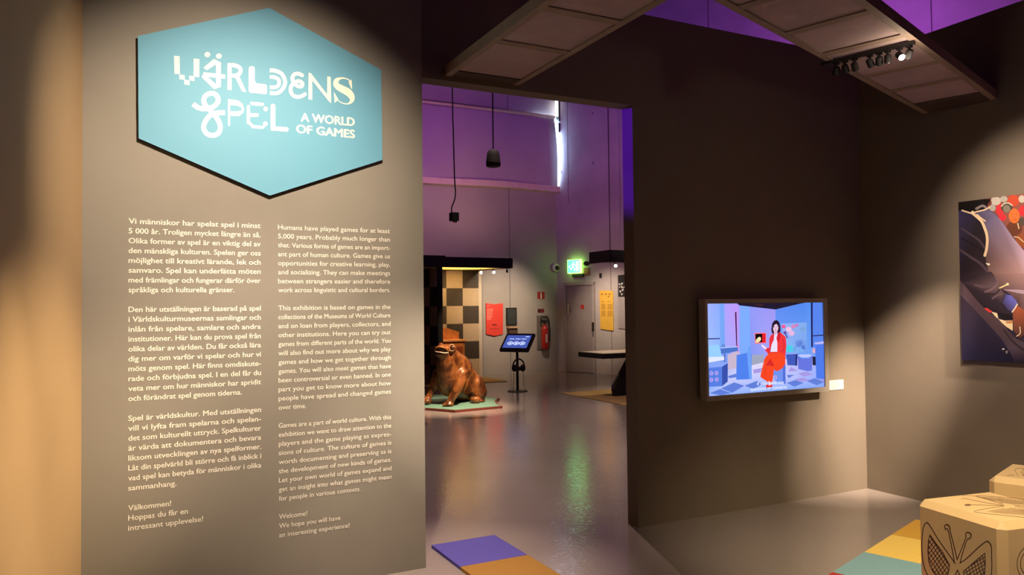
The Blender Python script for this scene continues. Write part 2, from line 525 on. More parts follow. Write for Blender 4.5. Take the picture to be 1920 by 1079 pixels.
S.poly([(.07, -.11), (.15, -.11), (.15, .11), (.07, .11)]); S.poly([(-.15, .0), (-.10, .03), (-.10, -.03)])
S.mb.build('pictogram', M('exit_white', (.8, 1, .85), .4, emit=3, noise=.02), ex)
cbox((c - W0).dot(E2) - .20, (c - W0).dot(E2) + .12, c.z - .235, c.z - .17, .002, .05, MB()).build('lower_bracket', m_black, ex)
c = con(1099, 494.5, .05)
dm = MB().ball(c, (.07, .07, .055), 14).tube([c - E1 * -.05, c], .05, 12)
tag(dm.build('emergency_lamp', m_black, smooth=True), 'small black rounded emergency lamp beside the green exit sign', 'lamp')
c = con(1100, 509.5, .006)
tag(MB().obox(c, E2 * .085, E1 * .005, (0, 0, .085)).build('alarm_plate', M('sign_red_dark', (.22, .02, .03), .5, noise=.1)), 'dark red square alarm plate right of the exit sign', 'sign')
c = con(1126, 517, .02)
tag(MB().obox(c, E2 * .025, E1 * .018, (0, 0, .05)).build('call_button', m_black, bevel=.004), 'tiny dark call button on concrete above the yellow poster', 'button')

def poster(name, corners, n, thick, m, label, cat, art, grp=None, side=m_black_matt):
    """printed sheet: corners in drawing order TL TR BR (mid) BL"""
    n = V(n)
    c = sum((V(q) for q in corners), V()) / len(corners)
    t = thing(name, (c.x, c.y, min(q.z for q in corners)), label, cat, grp)
    MB().hexa([q + n * .001 for q in corners], [q + n * thick for q in corners], 0).build('sheet', [m], t)
    return t
# yellow poster
cor = [con(1125, 545), con(1150, 546), con(1151, 620.5), con(1140, 619.5), con(1127, 617)]
m_yel = M('yellow_board', (.80, .46, .06), .6, noise=.04)
t = poster('wall_poster', cor, -E1, .025, m_yel, 'tall yellow text poster on the concrete wall beside the exit door', 'poster', None)
S = Sheet(lambda x, y: con(x, y, .026), -E1)
for i, y in enumerate([571, 573, 575.2, 577.4, 579.6, 584, 586.2, 588.4, 590.6, 592.8]):
    S.stroke([(1127.5, y), (1135, y)], .9, smooth=False, caps=False, layer=0); S.stroke([(1139, y + .2), (1148, y + .2)], .9, smooth=False, caps=False, layer=0)
for x in (1129, 1136, 1143): S.ell(x, 552, 2, 1.6, layer=0)
S.stroke([(1127, 566), (1132, 566)], 1, smooth=False, layer=0); S.stroke([(1139, 566), (1145, 566)], 1, smooth=False, layer=0); S.ell(1141, 556.5, 1.6, 1.5, layer=0)
S.mb.build('printed_lettering', M('poster_ink', (.36, .17, .03), .7, noise=.05), t)
# black and white picture at the doorway's edge
cor = [con(1158.5, 516), con(1180, 514), con(1180, 618), con(1160, 616)]
t = poster('wall_picture', cor, -E1, .02, M('grey_print', (.36, .31, .31), .5, noise=.05), 'black-topped picture panel on the concrete wall half hidden by the doorway', 'picture', None)
S = Sheet(lambda x, y: con(x, y, .021), -E1)
S.poly([(1158.8, 516.6), (1180, 514.6), (1180, 557), (1159.3, 557)])
S.mb.build('dark_print', M('black_print', (.012, .011, .012), .5, noise=.1), t)
S = Sheet(lambda x, y: con(x, y, .0216), -E1)
for i in range(14):
    S.ell(1160.5 + random.random() * 12, 531 + random.random() * 25, .6 + random.random() * 1.5, .8 + random.random() * 1.6, layer=0, rot=random.random() * 3, n=7)
S.mb.build('light_print', M('pale_print', (.55, .52, .52), .5, noise=.1), t)

# ------------------------------------------------------------------ back wall fittings
def by(px, py, off=0): return onY(px, py, YB - off)
cor = [by(910.5, 569), by(926, 571), by(942, 569), by(942, 626.5), by(926.5, 630.5), by(911, 627)]
t = poster('wall_poster', cor, (0, -1, 0), .03, M('red_board', (.80, .055, .035), .55, noise=.04), 'coral red notched poster on the back wall left of the touchscreen', 'poster', None)
S = Sheet(lambda x, y: by(x, y, .031), (0, -1, 0))
for i, (y, xw) in enumerate([(573.5, 919), (580, 924), (582, 925), (584, 924), (586.5, 923), (588.5, 925), (590.5, 922), (593, 924), (595, 923), (597, 921), (599.5, 920)]):
    S.stroke([(913, y), (xw, y)], .8, smooth=False, caps=False, layer=0)
S.mb.build('printed_lettering', M('poster_ink_pink', (.9, .35, .30), .7, noise=.05), t)
S = Sheet(lambda x, y: by(x, y, .0312), (0, -1, 0))
S.ell(927, 609.5, 5, 1.6, layer=0)
for x in (920, 924, 928, 932, 935): S.ell(x, 617, 1.1, 1, layer=0)
S.mb.build('printed_logo', M('poster_ink_dark', (.25, .015, .015), .7, noise=.05), t)
bk = thing('framed_slate', by(958, 610), 'black framed dark panel on the back wall above the touchscreen', 'picture')
a, c = by(948, 577.5), by(968, 610)
MB().box((a.x, YB - .04, c.z), (c.x, YB - .001, a.z)).build('frame', m_black, bk, bevel=.008)
MB().box((a.x + .03, YB - .044, c.z + .03), (c.x - .03, YB - .040, a.z - .03)).build('panel', M('slate', (.035, .042, .042), .5, noise=.3, nscale=9), bk)
sh = thing('wall_shelf', by(959, 624), 'small pale wooden shelf box under the black framed panel', 'shelf')
a, c = by(951.5, 613), by(966, 625)
MB().box((a.x - .03, YB - .16, a.z - .035), (c.x + .03, YB - .001, a.z)).build('shelf_top', M('pale_wood', (.50, .33, .20), .5, noise=.15, nscale=20), sh)
MB().box((a.x, YB - .12, c.z - .1), (c.x, YB - .001, a.z - .036)).build('box', M('brown_box', (.09, .05, .035), .6, noise=.1), sh)
m_red = MATS['sign_red']
sg = thing('fire_sign', by(1014, 561), 'red square fire extinguisher sign with a white bottle on the back wall', 'sign')
a, c = by(1007.5, 547.5), by(1021, 561)
MB().box((a.x, YB - .008, c.z), (c.x, YB - .001, a.z)).build('plate', m_red, sg)
cx = (a.x + c.x) / 2; cz = (a.z + c.z) / 2
S = Sheet(lambda x, y: V((cx + x, YB - .008, cz + y)), (0, -1, 0))
S.poly([(-.02, -.075), (.02, -.075), (.02, .03), (.008, .045), (.008, .07), (-.008, .07), (-.008, .045), (-.02, .03)]); S.poly([(-.025, .055), (-.008, .055), (-.008, .066), (-.025, .066)])
S.mb.build('pictogram', m_white, sg)
sg = thing('fire_sign', by(1014, 586), 'low red plate with dark corner below the fire extinguisher sign', 'sign')
a, c = by(1008, 579.5), by(1020, 586.5)
MB().box((a.x, YB - .008, c.z), (c.x, YB - .001, a.z)).build('plate', MATS['sign_red_dark'], sg)
MB().box((a.x + .015, YB - .012, c.z + .01), (a.x + .05, YB - .008, a.z - .02)).build('mark', m_black, sg)
# extinguisher on its back board
bd = MB()
a, c = by(1006, 592), by(1028, 655)
bd.box((a.x, YB - .03, c.z), (c.x, YB - .001, a.z))
bdo = bd.build('backing_board', M('grey_board', (.17, .145, .135), .6, noise=.06), bevel=.004)
tag(bdo, 'grey backing board behind the fire extinguisher on the back wall', 'board')
e0 = by(1017, 655)
fx = thing('fire_extinguisher', (e0.x, YB - .13, .53), 'red fire extinguisher hanging on the back wall near the corner', 'fire extinguisher')
X, Y = e0.x, YB - .13
pr = [(.0, .53), (.075, .535), (.085, .56), (.085, .98), (.075, 1.04), (.04, 1.08), (.028, 1.10)]
MB().tube([(X, Y, z) for _, z in pr], [max(r, .001) for r, _ in pr], 20).build('cylinder', M('extinguisher_red', (.42, .02, .015), .3, noise=.05), fx, smooth=True)
MB().tube([(X, Y, 1.09), (X, Y, 1.17)], .03, 12).box((X - .02, Y - .12, 1.16), (X + .02, Y + .03, 1.185)).build('valve', m_black, fx)
MB().tube(spline([(X - .03, Y - .01, 1.14), (X - .10, Y - .02, 1.16), (X - .11, Y - .02, 1.24), (X - .02, Y - .02, 1.27), (X + .09, Y - .02, 1.2), (X + .11, Y - .02, .95), (X + .09, Y - .03, .72)]), .015, 8).build('hose', m_black, fx, smooth=True)
S = Sheet(lambda x, y: V((X + x, Y - .0855, .78 + y)), (0, -1, 0))
S.poly([(-.035, -.1), (.02, -.1), (.02, .1), (-.035, .1)])
S.mb.build('instruction_label', M('label_pale', (.55, .40, .36), .5, noise=.1), fx)
# dome camera
c = by(1043, 502, .07)
dc = thing('dome_camera', (c.x, YB, c.z - .1), 'round white surveillance camera high in the back corner', 'camera')
MB().tube([(c.x, YB - .001, c.z), (c.x, YB - .05, c.z), (c.x, YB - .09, c.z)], [.10, .10, .075], 20).build('mount', m_white, dc, smooth=True)
MB().ball((c.x + .015, YB - .085, c.z - .01), .058, 16).build('lens_dome', m_black, dc, smooth=True)

# ------------------------------------------------------------------ game booth with chequered panels
YF = 14.08
pR = onY(960, 503, YF); zc = 2.305
xr = pR.x; xl = 3.2
bo = thing('booth_canopy', (xl, YF, 0), 'dark booth canopy on a post with yellow underside by the back wall', 'canopy')
zt = onY(900, 483.5, YF).z
xq = xr - .25        # the right side runs back at a slant
YE = YB - .05
MB().box((xl, YF - .04, zc), (xr, YF, zt)).prism([(xr - .04, YF, zc), (xr, YF, zc), (xq, YE, zc), (xq - .04, YE, zc)], (0, 0, zt - zc)).build('fascia', m_black_matt, bo)
xs = onY(834, 480, YF - .045).x
MB().box((xl, YF - .075, zc), (xs, YF - .041, zt + .022)).build('fascia_end', m_black_matt, bo)
MB().prism([(xl, YF, zc + .008), (xr - .045, YF, zc + .008), (xq - .045, YE, zc + .008), (xl, YE, zc + .008)], (0, 0, .02)).build('canopy_ceiling', M('yellow_panel', (.88, .58, .13), .6, noise=.03), bo)
MB().prism([(xl, YF, zt - .03), (xr - .045, YF, zt - .03), (xq - .045, YE, zt - .03), (xl, YE, zt - .03)], (0, 0, .02)).build('canopy_top', m_black_matt, bo)
a, c = onY(820.5, 600, YF), onY(830, 600, YF)
MB().box((a.x, YF - .01, 0), (c.x, YF + .09, zc)).build('post', m_black_matt, bo)
m_sqd = M('square_dark', (.045, .03, .02), .6, noise=.1); m_sql = M('square_light', (.48, .36, .24), .6, noise=.04)
YC = YB - .2; XC0 = 5.5; sq = .379; zr = 1.922
ck = MB(); xe = onY(898, 600, YC).x
n = 0
xk = xe; i = 0
while xk > XC0 + .02:
    xq = max(xk - sq, XC0 + .015)
    for j in range(-6, 3):
        za, zb_ = max(.0, zr + j * sq * 1.012), min(zc + .0, zr + (j + 1) * sq * 1.012)
        if zb_ <= 0 or za >= zc: continue
        ck.add([(xq, YC, za), (xk, YC, za), (xk, YC, zb_), (xq, YC, zb_)], [[0, 1, 2, 3]], (0 if (i + j) % 2 == 0 else 1))
    xk = xq; i += 1
ck.box((XC0 + .015, YC + .001, 0), (xe, YC + .06, zc), 1)
ck.box((xe, YC, 0), (xe + .07, YC + .06, zc - .0), 2)
tag(ck.build('chequered_panel', [m_sqd, m_sql, M('panel_edge', (.60, .50, .40), .6, noise=.03)]), 'chequered black and cream panel standing behind the wooden cabinet', 'panel')
ck = MB(); y = 14.075; i = 0
while y < YC - .01:
    ye = min(y + .405, YC - .005)
    for j in range(-6, 3):
        za, zb_ = max(0, zr + j * .392), min(zc, zr + (j + 1) * .392)
        if zb_ <= 0 or za >= zc: continue
        ck.add([(XC0, y, za), (XC0, ye, za), (XC0, ye, zb_), (XC0, y, zb_)], [[0, 1, 2, 3]], (1 if (i + j) % 2 == 0 else 0))
    y = ye; i += 1
ck.box((XC0 + .001, YF + .095, 0), (XC0 + .06, YC - .005, zc), 1)
tag(ck.build('chequered_panel', [m_sqd, m_sql]), 'chequered side panel behind the dark post, left of the cabinet', 'panel')
# little lamps under the canopy edge
m_bulb = M('lamp_lens', (1, .9, .7), .3, emit=9, noise=.02)
def mini_lamp(loc, label, lit=True, grp=None):
    x, y, z = loc
    t = thing('mini_spotlight', loc, label, 'spotlight', grp)
    MB().tube([(x, y, z), (x, y, z - .03)], .008, 8).tube([(x, y, z - .03), (x, y + .02, z - .075)], .022, 12).build('lamp_body', m_black, t, smooth=True)
    MB().ball((x, y - .012, z - .075), .03 if lit else .02, 10).build('lens', m_bulb if lit else m_black, t, smooth=True)
for px, py, lb, lit in ((901, 511, 'lit mini spotlight under the canopy nearest the chequered panel', True), (925, 509, 'lit mini spotlight under the middle of the canopy side edge', True), (951.5, 505.5, 'unlit tiny spotlight under the front right corner of the canopy', False)):
    q0, q1_ = V((xr - .02, YF, zc)), V((xq - .02, YE, zc))
    d = min((q0.lerp(q1_, q / 100) for q in range(2, 97)), key=lambda p: abs(960 + FPX * (p - EYE).dot(RT) / (p - EYE).dot(FW) - px))
    mini_lamp(d, lb, lit, 'mini spotlights on the left canopy')
# wooden cabinet
YK = 14.25
a, c = onY(830, 616, YK), onY(873, 637, YK)
kb = thing('wooden_cabinet', (a.x, YK, 0), 'orange-brown wooden cabinet with curved back board behind the frog', 'cabinet')
m_wood = M('orange_wood', (.42, .13, .03), .4, noise=.25, nscale=10)
XA = XC0 + .08
MB().box((XA + .03, YK, .05), (c.x - .03, YK + .4, c.z - .04)).build('body', m_wood, kb, bevel=.006)
MB().box((XA, YK - .03, c.z - .04), (c.x + .01, YK + .42, c.z)).build('top', M('orange_wood_top', (.55, .22, .07), .35, noise=.2, nscale=10), kb, bevel=.008)
out = [(XA, c.z), (c.x, c.z), (c.x, a.z - .09)] + [(c.x - .04 - .03 * math.sin(q), a.z - .09 + .02 * q) for q in (0.3, .8, 1.2)] + [(c.x - .14, a.z - .05), (c.x - .25, a.z - .012), (c.x - .34, a.z), (XA + .12, a.z - .02), (XA, a.z - .09)]
MB().prism([(x, YK + .34, z) for x, z in out], (0, .05, 0)).build('back_board', m_wood, kb)
for q in (0, 1):
    xa_ = XA + .05 + q * .27
    dd = MB().box((xa_, YK - .015, .12), (xa_ + .25, YK - .001, c.z - .09)).build('door', m_wood, kb, bevel=.004)
    MB().box((xa_ + .05, YK - .021, .17), (xa_ + .20, YK - .0155, c.z - .14)).build('inset', M('dark_red_wood', (.24, .045, .015), .4, noise=.2), dd)
for q in (XA + .04, c.x - .09):
    for y_ in (.02, .33): MB().box((q, YK + y_, 0), (q + .05, YK + y_ + .05, .05)).build('foot', m_wood, kb)
m_mat = M('ochre_mat', (.38, .24, .09), .9, noise=.1, nscale=5)
c = onZ(952, 716, 0)
tag(MB().box((3.6, c.y, .001), (c.x, YC - .02, .008)).build('floor_mat', m_mat), 'tan floor mat under the booth canopy behind the frog', 'mat')
c = onZ(1050, 738, 0)
tag(MB().box((c.x, 8.2, .001), (9.4, c.y, .008)).build('floor_mat', m_mat), 'ochre floor mat running behind the right edge of the doorway', 'mat')

# right canopy, table
rc = thing('booth_canopy', (8.0, 11.75, 2.3), 'dark canopy box cut off by the right edge of the doorway', 'canopy')
a = onZ(1143, 491, 2.33)
zt2 = onY(1150, 469, a.y).z
MB().box((a.x, a.y, 2.33), (9.9, a.y + .05, zt2)).box((a.x, a.y + .05, 2.33), (a.x + .05, a.y + .7, zt2)).build('fascia', m_black_matt, rc)
MB().box((a.x + .05, a.y + .05, 2.36), (9.8, a.y + .7, 2.38)).build('canopy_ceiling', m_black_matt, rc)
MB().tube([(9.0, a.y + .3, zt2 - .05), (9.0, a.y + .3, CE)], .012, 8).tube([(8.3, a.y + .3, 2.37), (8.3, a.y + .3, CE)], .006, 8).build('suspension_wire', m_black, rc)
d = onY(1153, 493, a.y + .03)
mini_lamp((d.x, a.y + .02, 2.33), 'lit mini spotlight under the cut-off canopy on the right', True)
tb = thing('exhibit_table', (7.6, 11.0, 0), 'dark table top on slanted legs behind the right edge of the doorway', 'table')
a = onZ(1130, 664.5, .72)
MB().box((a.x, a.y, .64), (a.x + 1.6, a.y + .75, .72)).build('table_top', [m_black_matt], tb, bevel=.004)
MB().box((a.x + .02, a.y + .02, .7205), (a.x + 1.58, a.y + .73, .727)).build('board', M('lit_top_tint', (.55, .42, .38), .5, noise=.05), tb)  # pale pinkish sheet, colours in the light falling on the dark top
for yy in (a.y + .1, a.y + .55):
    p = onY(1152, 705, yy); q = onY(1170, 676, yy)
    MB().prism([(p.x, yy, 0.0), (p.x + .30, yy, 0.0), (p.x + .62, yy, .64), (p.x + .34, yy, .64), (p.x - .02, yy, .12)], (0, .07, 0)).build('leg', m_black_matt, tb)

# ------------------------------------------------------------------ hanging speaker and cable
c = onY(925, 313, 9.0)
sp = thing('pendant_speaker', (c.x, 9.0, c.z), 'black bell-shaped pendant speaker hanging in the doorway on a cord', 'speaker')
zz = c.z
pr = [(.085, 0), (.097, .012), (.096, .06), (.085, .15), (.076, .195), (.06, .215), (.015, .22), (.014, .235)]
MB().tube([(c.x, 9, zz + h) for r, h in pr], [r for r, h in pr], 24).build('body', m_black_matt, sp, smooth=True)
MB().tube([(c.x, 9, zz + .235), (c.x + .004, 9, 5.5), (c.x + .01, 9, CE)], .009, 8).build('cord', m_black, sp, smooth=True)
c = onY(851.5, 415, 9.0); tp = onY(848, 160, 9.0)
hc = thing('hanging_cable', (c.x, 9, c.z), 'thin black hanging cable ending in a small black connector box', 'cable')
MB().box((c.x - .05, 8.95, c.z), (c.x + .05, 9.05, c.z + .11)).tube([(c.x + .01, 9, c.z - .015), (c.x + .01, 9, c.z)], .03, 10).build('connector_box', m_black, hc, bevel=.006)
MB().tube(spline([(c.x - .035, 9, c.z + .11), (c.x - .03, 9, c.z + .18), (c.x + .02, 9, c.z + .33), (c.x + .01, 9, c.z + .6), (c.x, 9, c.z + 1.2), (tp.x, 9, tp.z), (tp.x - .02, 9, CE)]), .009, 8).build('cord', m_black, hc, smooth=True)

# ------------------------------------------------------------------ touchscreen stand with headphones
kp = onZ(970.5, 734, 0)
ks = thing('touchscreen_stand', kp, 'black touchscreen kiosk tilted on a thin post with blue display', 'kiosk')
Wd = V((math.sin(math.radians(144)), math.cos(math.radians(144)), 0))
Dd = V((-Wd.y, Wd.x, 0))            # away from the reader
Tl = Dd * math.cos(math.radians(43)) + V((0, 0, math.sin(math.radians(43))))
Nn = -Wd.cross(Tl) if -Wd.cross(Tl).z < 0 else Wd.cross(Tl)
Nn = Nn if Nn.z > 0 else -Nn
cc = V((kp.x, kp.y, 0)) + V((0, 0, onY(970, 641, kp.y).z))
MB().obox(cc - Nn * .03, Wd * .285, Tl * .21, Nn * .03).build('housing', m_black, ks, bevel=.012)
MB().obox(cc + Nn * .002, Wd * .24, Tl * .155, Nn * .002).build('display', M('screen_blue', (.06, .10, .42), .3, emit=1.0, noise=.03), ks)
S = Sheet(lambda x, y: cc + Nn * .0045 + Wd * x + Tl * y, Nn)
for cx_ in (-.12, .0, .12):
    S.stroke([(cx_ - .05, -.03), (cx_, -.005), (cx_ + .05, -.03), (cx_ + .05, -.06), (cx_, -.085), (cx_ - .05, -.06)], .014, smooth=False, closed=True, layer=0)
    S.stroke([(cx_ - .045, .06), (cx_ + .045, .06)], .012, smooth=False, layer=0)
    S.ell(cx_, -.045, .025, .014, layer=0)
S.stroke([(.14, .12), (.20, .12)], .014, smooth=False, layer=0)
S.mb.build('display_icons', M('screen_white', (.7, .8, 1), .3, emit=1.2, noise=.02), ks)
MB().tube([(kp.x, kp.y, .012), (kp.x, kp.y, cc.z - .06)], .024, 12).build('post', m_black, ks, smooth=True)
MB().tube([(kp.x, kp.y, 0), (kp.x, kp.y, .012)], .18, 28).build('base_plate', m_black, ks)
hz = onY(970, 690, kp.y).z; hy = kp.y - .05
hp = thing('headphones', (kp.x, hy, hz - .05), 'black headphones hanging on the post of the touchscreen stand', 'headphones')
R_ = V((RT.x, RT.y, 0)).normalized()
hc0 = V((kp.x, hy, 0)) - V((FW.x, FW.y, 0)).normalized() * .03
arc = [hc0 + R_ * (.10 * math.cos(a_)) + V((0, 0, hz + .03 + .13 * math.sin(a_))) for a_ in [PI * q / 14 for q in range(15)]]
MB().tube(arc, .014, 8).build('headband', m_black, hp, smooth=True)
for sgn in (-1, 1):
    p = hc0 + R_ * (.075 * sgn) + V((0, 0, hz))
    MB().ball(p, (.05, .045, .065), 14).build('ear_cup', m_black_matt, hp, smooth=True)
MB().obox(hc0 + V((0, 0, hz - .01)), R_ * .05, V((FW.x, FW.y, 0)) * .025, (0, 0, .035)).build('holder', m_black, hp)
for sgn, lb in ((-1, 'thin pale headphone lead looping left of the kiosk post'), (1, 'thin pale headphone lead dropping right of the kiosk post')):
    p = hc0 + R_ * (.06 * sgn)
    pts = spline([p + V((0, 0, hz - .06)), p + R_ * .02 * sgn + V((0, 0, .35)), p + R_ * (.03 * sgn) + V((0, 0, .16)), p + R_ * (.05 * sgn) + V((0, 0, .02))])
    tag(MB().tube(pts, .005, 6).build('headphone_lead', M('lead_grey', (.25, .22, .21), .5, noise=.05), smooth=True), lb, 'cable')

# ------------------------------------------------------------------ wooden frog on its green board
fb = thing('display_board', onZ(870, 762, 0), 'green scalloped board with dark red rim under the wooden frog', 'board')
outl = [(700, 764), (760, 771), (798, 770), (852.8, 774.5), (942.5, 766), (934, 762.5), (930.5, 758), (932, 754), (937, 750.5), (930, 749), (912, 749.5), (860, 742), (790, 745), (720, 752)]
lo = [onZ(x, y, .0) for x, y in outl]
ce = sum(lo, V()) / len(lo)
up_ = [p + V((0, 0, .03)) for p in lo]
MB().hexa([V((p.x, p.y, .001)) for p in lo], up_).build('rim', M('dark_red_rim', (.14, .025, .018), .5, noise=.1), fb)
MB().prism([ce + (p - ce) * .955 + V((0, 0, .0305)) for p in lo], (0, 0, .004)).build('green_top', M('green_paint', (.13, .26, .20), .5, noise=.06), fb)

m_frog = bpy.data.materials.new('copper_brown_wood')
m_frog.use_nodes = True
nt = m_frog.node_tree; b = nt.nodes['Principled BSDF']
tc = nt.nodes.new('ShaderNodeTexCoord'); n1 = nt.nodes.new('ShaderNodeTexNoise'); cr = nt.nodes.new('ShaderNodeValToRGB')
n1.inputs['Scale'].default_value = 7; n1.inputs['Detail'].default_value = 8; n1.inputs['Distortion'].default_value = .6
cr.color_ramp.elements[0].position = .36; cr.color_ramp.elements[0].color = (.055, .014, .004, 1)
cr.color_ramp.elements[1].position = .70; cr.color_ramp.elements[1].color = (.36, .12, .03, 1)
nt.links.new(tc.outputs['Object'], n1.inputs['Vector']); nt.links.new(n1.outputs['Fac'], cr.inputs['Fac']); nt.links.new(cr.outputs['Color'], b.inputs['Base Color'])
b.inputs['Roughness'].default_value = .36; b.inputs['Metallic'].default_value = .15
FX = V((math.cos(.384), -math.sin(.384), 0)); FD = V((math.sin(.384), math.cos(.384), 0))   # frog axes: across, and deeper
f0 = onZ(850, 762, .035)
def fp(px, py, t=0):
    """point of the frog seen at px, py, t metres deeper than its near feet"""
    return hit(px, py, f0 + FD * t, FD)
fg = thing('wooden_frog', (f0.x, f0.y, .034), 'large glossy brown wooden frog sitting on the green board', 'sculpture')
fm = MB()
def caps(p, q, r0, r1, n=9, flat=1.0):
    for i in range(n):
        k = i / (n - 1)
        fm.ball(p.lerp(q, k), r0 + (r1 - r0) * k, 14)
caps(fp(846, 716, .30), fp(838, 672, .12), .235, .165)                 # chest and throat
caps(fp(846, 716, .30), fp(876, 728, .62), .235, .21)                  # belly to rump
caps(fp(838, 668, .12), fp(862, 690, .32), .155, .20)                  # neck to back
caps(fp(862, 690, .32), fp(884, 722, .62), .185, .17)
caps(fp(838, 663, .10), fp(828, 659, .0), .135, .105)                   # head to snout
fm.ball(fp(830, 654, .0), (.13, .11, .05), 16); fm.ball(fp(829, 664, -.02), (.115, .10, .05), 16)
fm.ball(fp(847, 654, .03), .075, 16); fm.ball(fp(827, 648.5, .16), .05, 14)
caps(fp(866, 702, .14), fp(859, 728, .06), .105, .078); caps(fp(859, 728, .06), fp(842, 756, .0), .078, .052)   # near front leg
fm.ball(fp(841, 760, .0), (.085, .09, .058), 14); fm.ball(fp(834, 762, -.02), (.05, .05, .042), 12)
caps(fp(822, 702, .34), fp(812, 728, .30), .095, .07); caps(fp(812, 728, .30), fp(802, 748, .27), .07, .05)   # far front leg
fm.ball(fp(800, 753, .25), (.08, .085, .058), 14)
caps(fp(893, 718, .50), fp(897, 736, .50), .125, .14); caps(fp(897, 736, .5), fp(899, 750, .5), .13, .085)     # haunch
fm.ball(fp(896, 754, .45), (.13, .13, .05), 14)
fm.ball(fp(862, 752, .75), (.16, .14, .09), 14)
for v_ in fm.v: v_.z = max(v_.z, .045)
bod = fm.build('body', m_frog, fg, smooth=True)
rm = bod.modifiers.new('skin', 'REMESH'); rm.mode = 'VOXEL'; rm.voxel_size = .016; rm.use_smooth_shade = True
smo = bod.modifiers.new('smooth', 'SMOOTH'); smo.factor = .5; smo.iterations = 7
# toe stump of the hind foot
p = fp(891, 757, .30)
MB().tube([V((p.x, p.y, .035)), V((p.x, p.y, .10)), V((p.x, p.y, .125)), V((p.x, p.y, .135))], [.075, .078, .07, .045], 20).build('hind_foot', m_frog, fg, smooth=True)
# mouth and lips
mo = [fp(x, y, t) for x, y, t in ((815.6, 657.5, -.03), (819, 653.5, -.09), (827, 652.5, -.125), (836, 655.5, -.10), (840.5, 660.5, -.055), (834, 661.5, -.11), (825, 660, -.13), (818, 660, -.085))]
MB().prism([p - FD * .022 for p in mo], FD * .06).build('mouth', M('mouth_dark', (.02, .007, .004), .5, noise=.2), fg)
lip = spline([fp(815.8, 658.5, -.05), fp(819, 660.5, -.10), fp(826, 661, -.138), (fp(834, 662.5, -.115)), fp(840.5, 661.5, -.06)])
MB().tube([V(p) - FD * .012 for p in lip], .009, 8).build('lower_lip', M('pale_lip', (.42, .30, .24), .35, noise=.1), fg, smooth=True)
up2 = spline([fp(815.5, 656.5, -.04), fp(819, 652.5, -.10), fp(827, 651.2, -.135), fp(836, 654.2, -.11), fp(841, 660, -.06)])
MB().tube(up2, .013, 8).build('upper_lip', m_frog, fg, smooth=True)
ey = fp(848.5, 653, -.045)
MB().ball(ey, .045, 16).build('eye', M('eye_dark', (.05, .015, .006), .15, noise=.2), fg, smooth=True)
ring = [ey - FD * .022 + FX * (.04 * math.cos(a_) - .012) + V((0, 0, .047 * math.sin(a_) + .004)) for a_ in [2 * PI * q / 20 for q in range(21)]]
MB().tube(ring, .008, 8, cap=False).build('eye_ring', M('pale_ring', (.45, .22, .10), .3, noise=.15), fg, smooth=True)

# ------------------------------------------------------------------ hexagon title board
hx = thing('title_sign', (.69, YT, 2.1), 'turquoise hexagon title sign with cream lettering on the grey wall', 'sign')
HT = .032
HP = [(505, 14.5), (715, 131), (717, 300), (506, 367), (260, 259.5), (258.5, 67.5)]
hc_ = [onY(x, y, YT - HT) for x, y in HP]
MB().prism([V((p.x, YT - .001, p.z)) for p in hc_], (0, -HT + .003, 0)).build('backing', m_black, hx)
MB().prism([V((p.x, YT - HT + .0019, p.z)) for p in hc_], (0, -.0019, 0)).build('face', M('turquoise_print', (.135, .375, .55), .5, noise=.02, nscale=2, spec=.2), hx)
k = crop(310, 80, 5.0526)
def hf(x, y):
    q = k(x, y)
    return onY(q[0], q[1], YT - HT)
S = Sheet(hf, (0, -1, 0))
P_ = lambda pts: S.poly(pts, layer=0)
K_ = lambda pts, wd, **kw: S.stroke(pts, wd, layer=kw.pop('layer', 0), **kw)
# V
P_([(83, 124), (135, 130), (138, 299), (87, 295)]); P_([(268, 150), (322, 157), (321, 327), (268, 321)])
P_([(133, 303), (182, 309), (183, 353), (134, 347)]); P_([(180, 352), (229, 357), (229, 402), (180, 397)]); P_([(227, 314), (275, 320), (275, 364), (227, 357)])
# A with dots
S.ell(398, 113, 27, 25, layer=0); S.ell(507, 128, 27, 25, layer=0)
P_([(362, 237), (460, 155), (528, 190), (526, 222), (482, 205), (392, 262)])
P_([(480, 190), (526, 188), (526, 420), (480, 432)])
P_([(366, 281), (566, 302), (566, 343), (400, 325), (482, 395), (524, 420), (462, 442), (344, 327)])
# R
P_([(589, 194), (627, 198), (627, 450), (589, 446)])
K_([(610, 214), (655, 215), (700, 235), (713, 265), (695, 300), (655, 314), (612, 310)], 38)
P_([(655, 318), (700, 316), (766, 467), (728, 463)])
# L
K_([(818, 250), (818, 450)], 58, smooth=False); P_([(790, 385), (856, 385), (950, 396), (962, 405), (962, 478), (952, 489), (805, 473), (790, 462)])
P_([(790, 380), (848, 360), (870, 398), (800, 420)])
# D
K_([(990, 262), (1045, 268), (1105, 300), (1135, 375), (1110, 440), (1060, 478), (990, 476)], 36, caps=False)
K_([(990, 325), (1030, 328), (1072, 350), (1076, 395), (1045, 422), (990, 422)], 34, caps=False)
# E
K_([(1295, 310), (1258, 294), (1220, 303), (1203, 335), (1215, 375), (1250, 410), (1290, 415), (1298, 385), (1265, 365), (1225, 378), (1192, 415), (1187, 460), (1210, 500), (1255, 515), (1300, 503), (1322, 488)], 35)
# N
P_([(1357, 286), (1391, 310), (1391, 542), (1356, 537)]); P_([(1357, 286), (1378, 290), (1540, 500), (1570, 575), (1548, 555), (1380, 345)]); P_([(1534, 320), (1567, 325), (1570, 575), (1534, 530)])
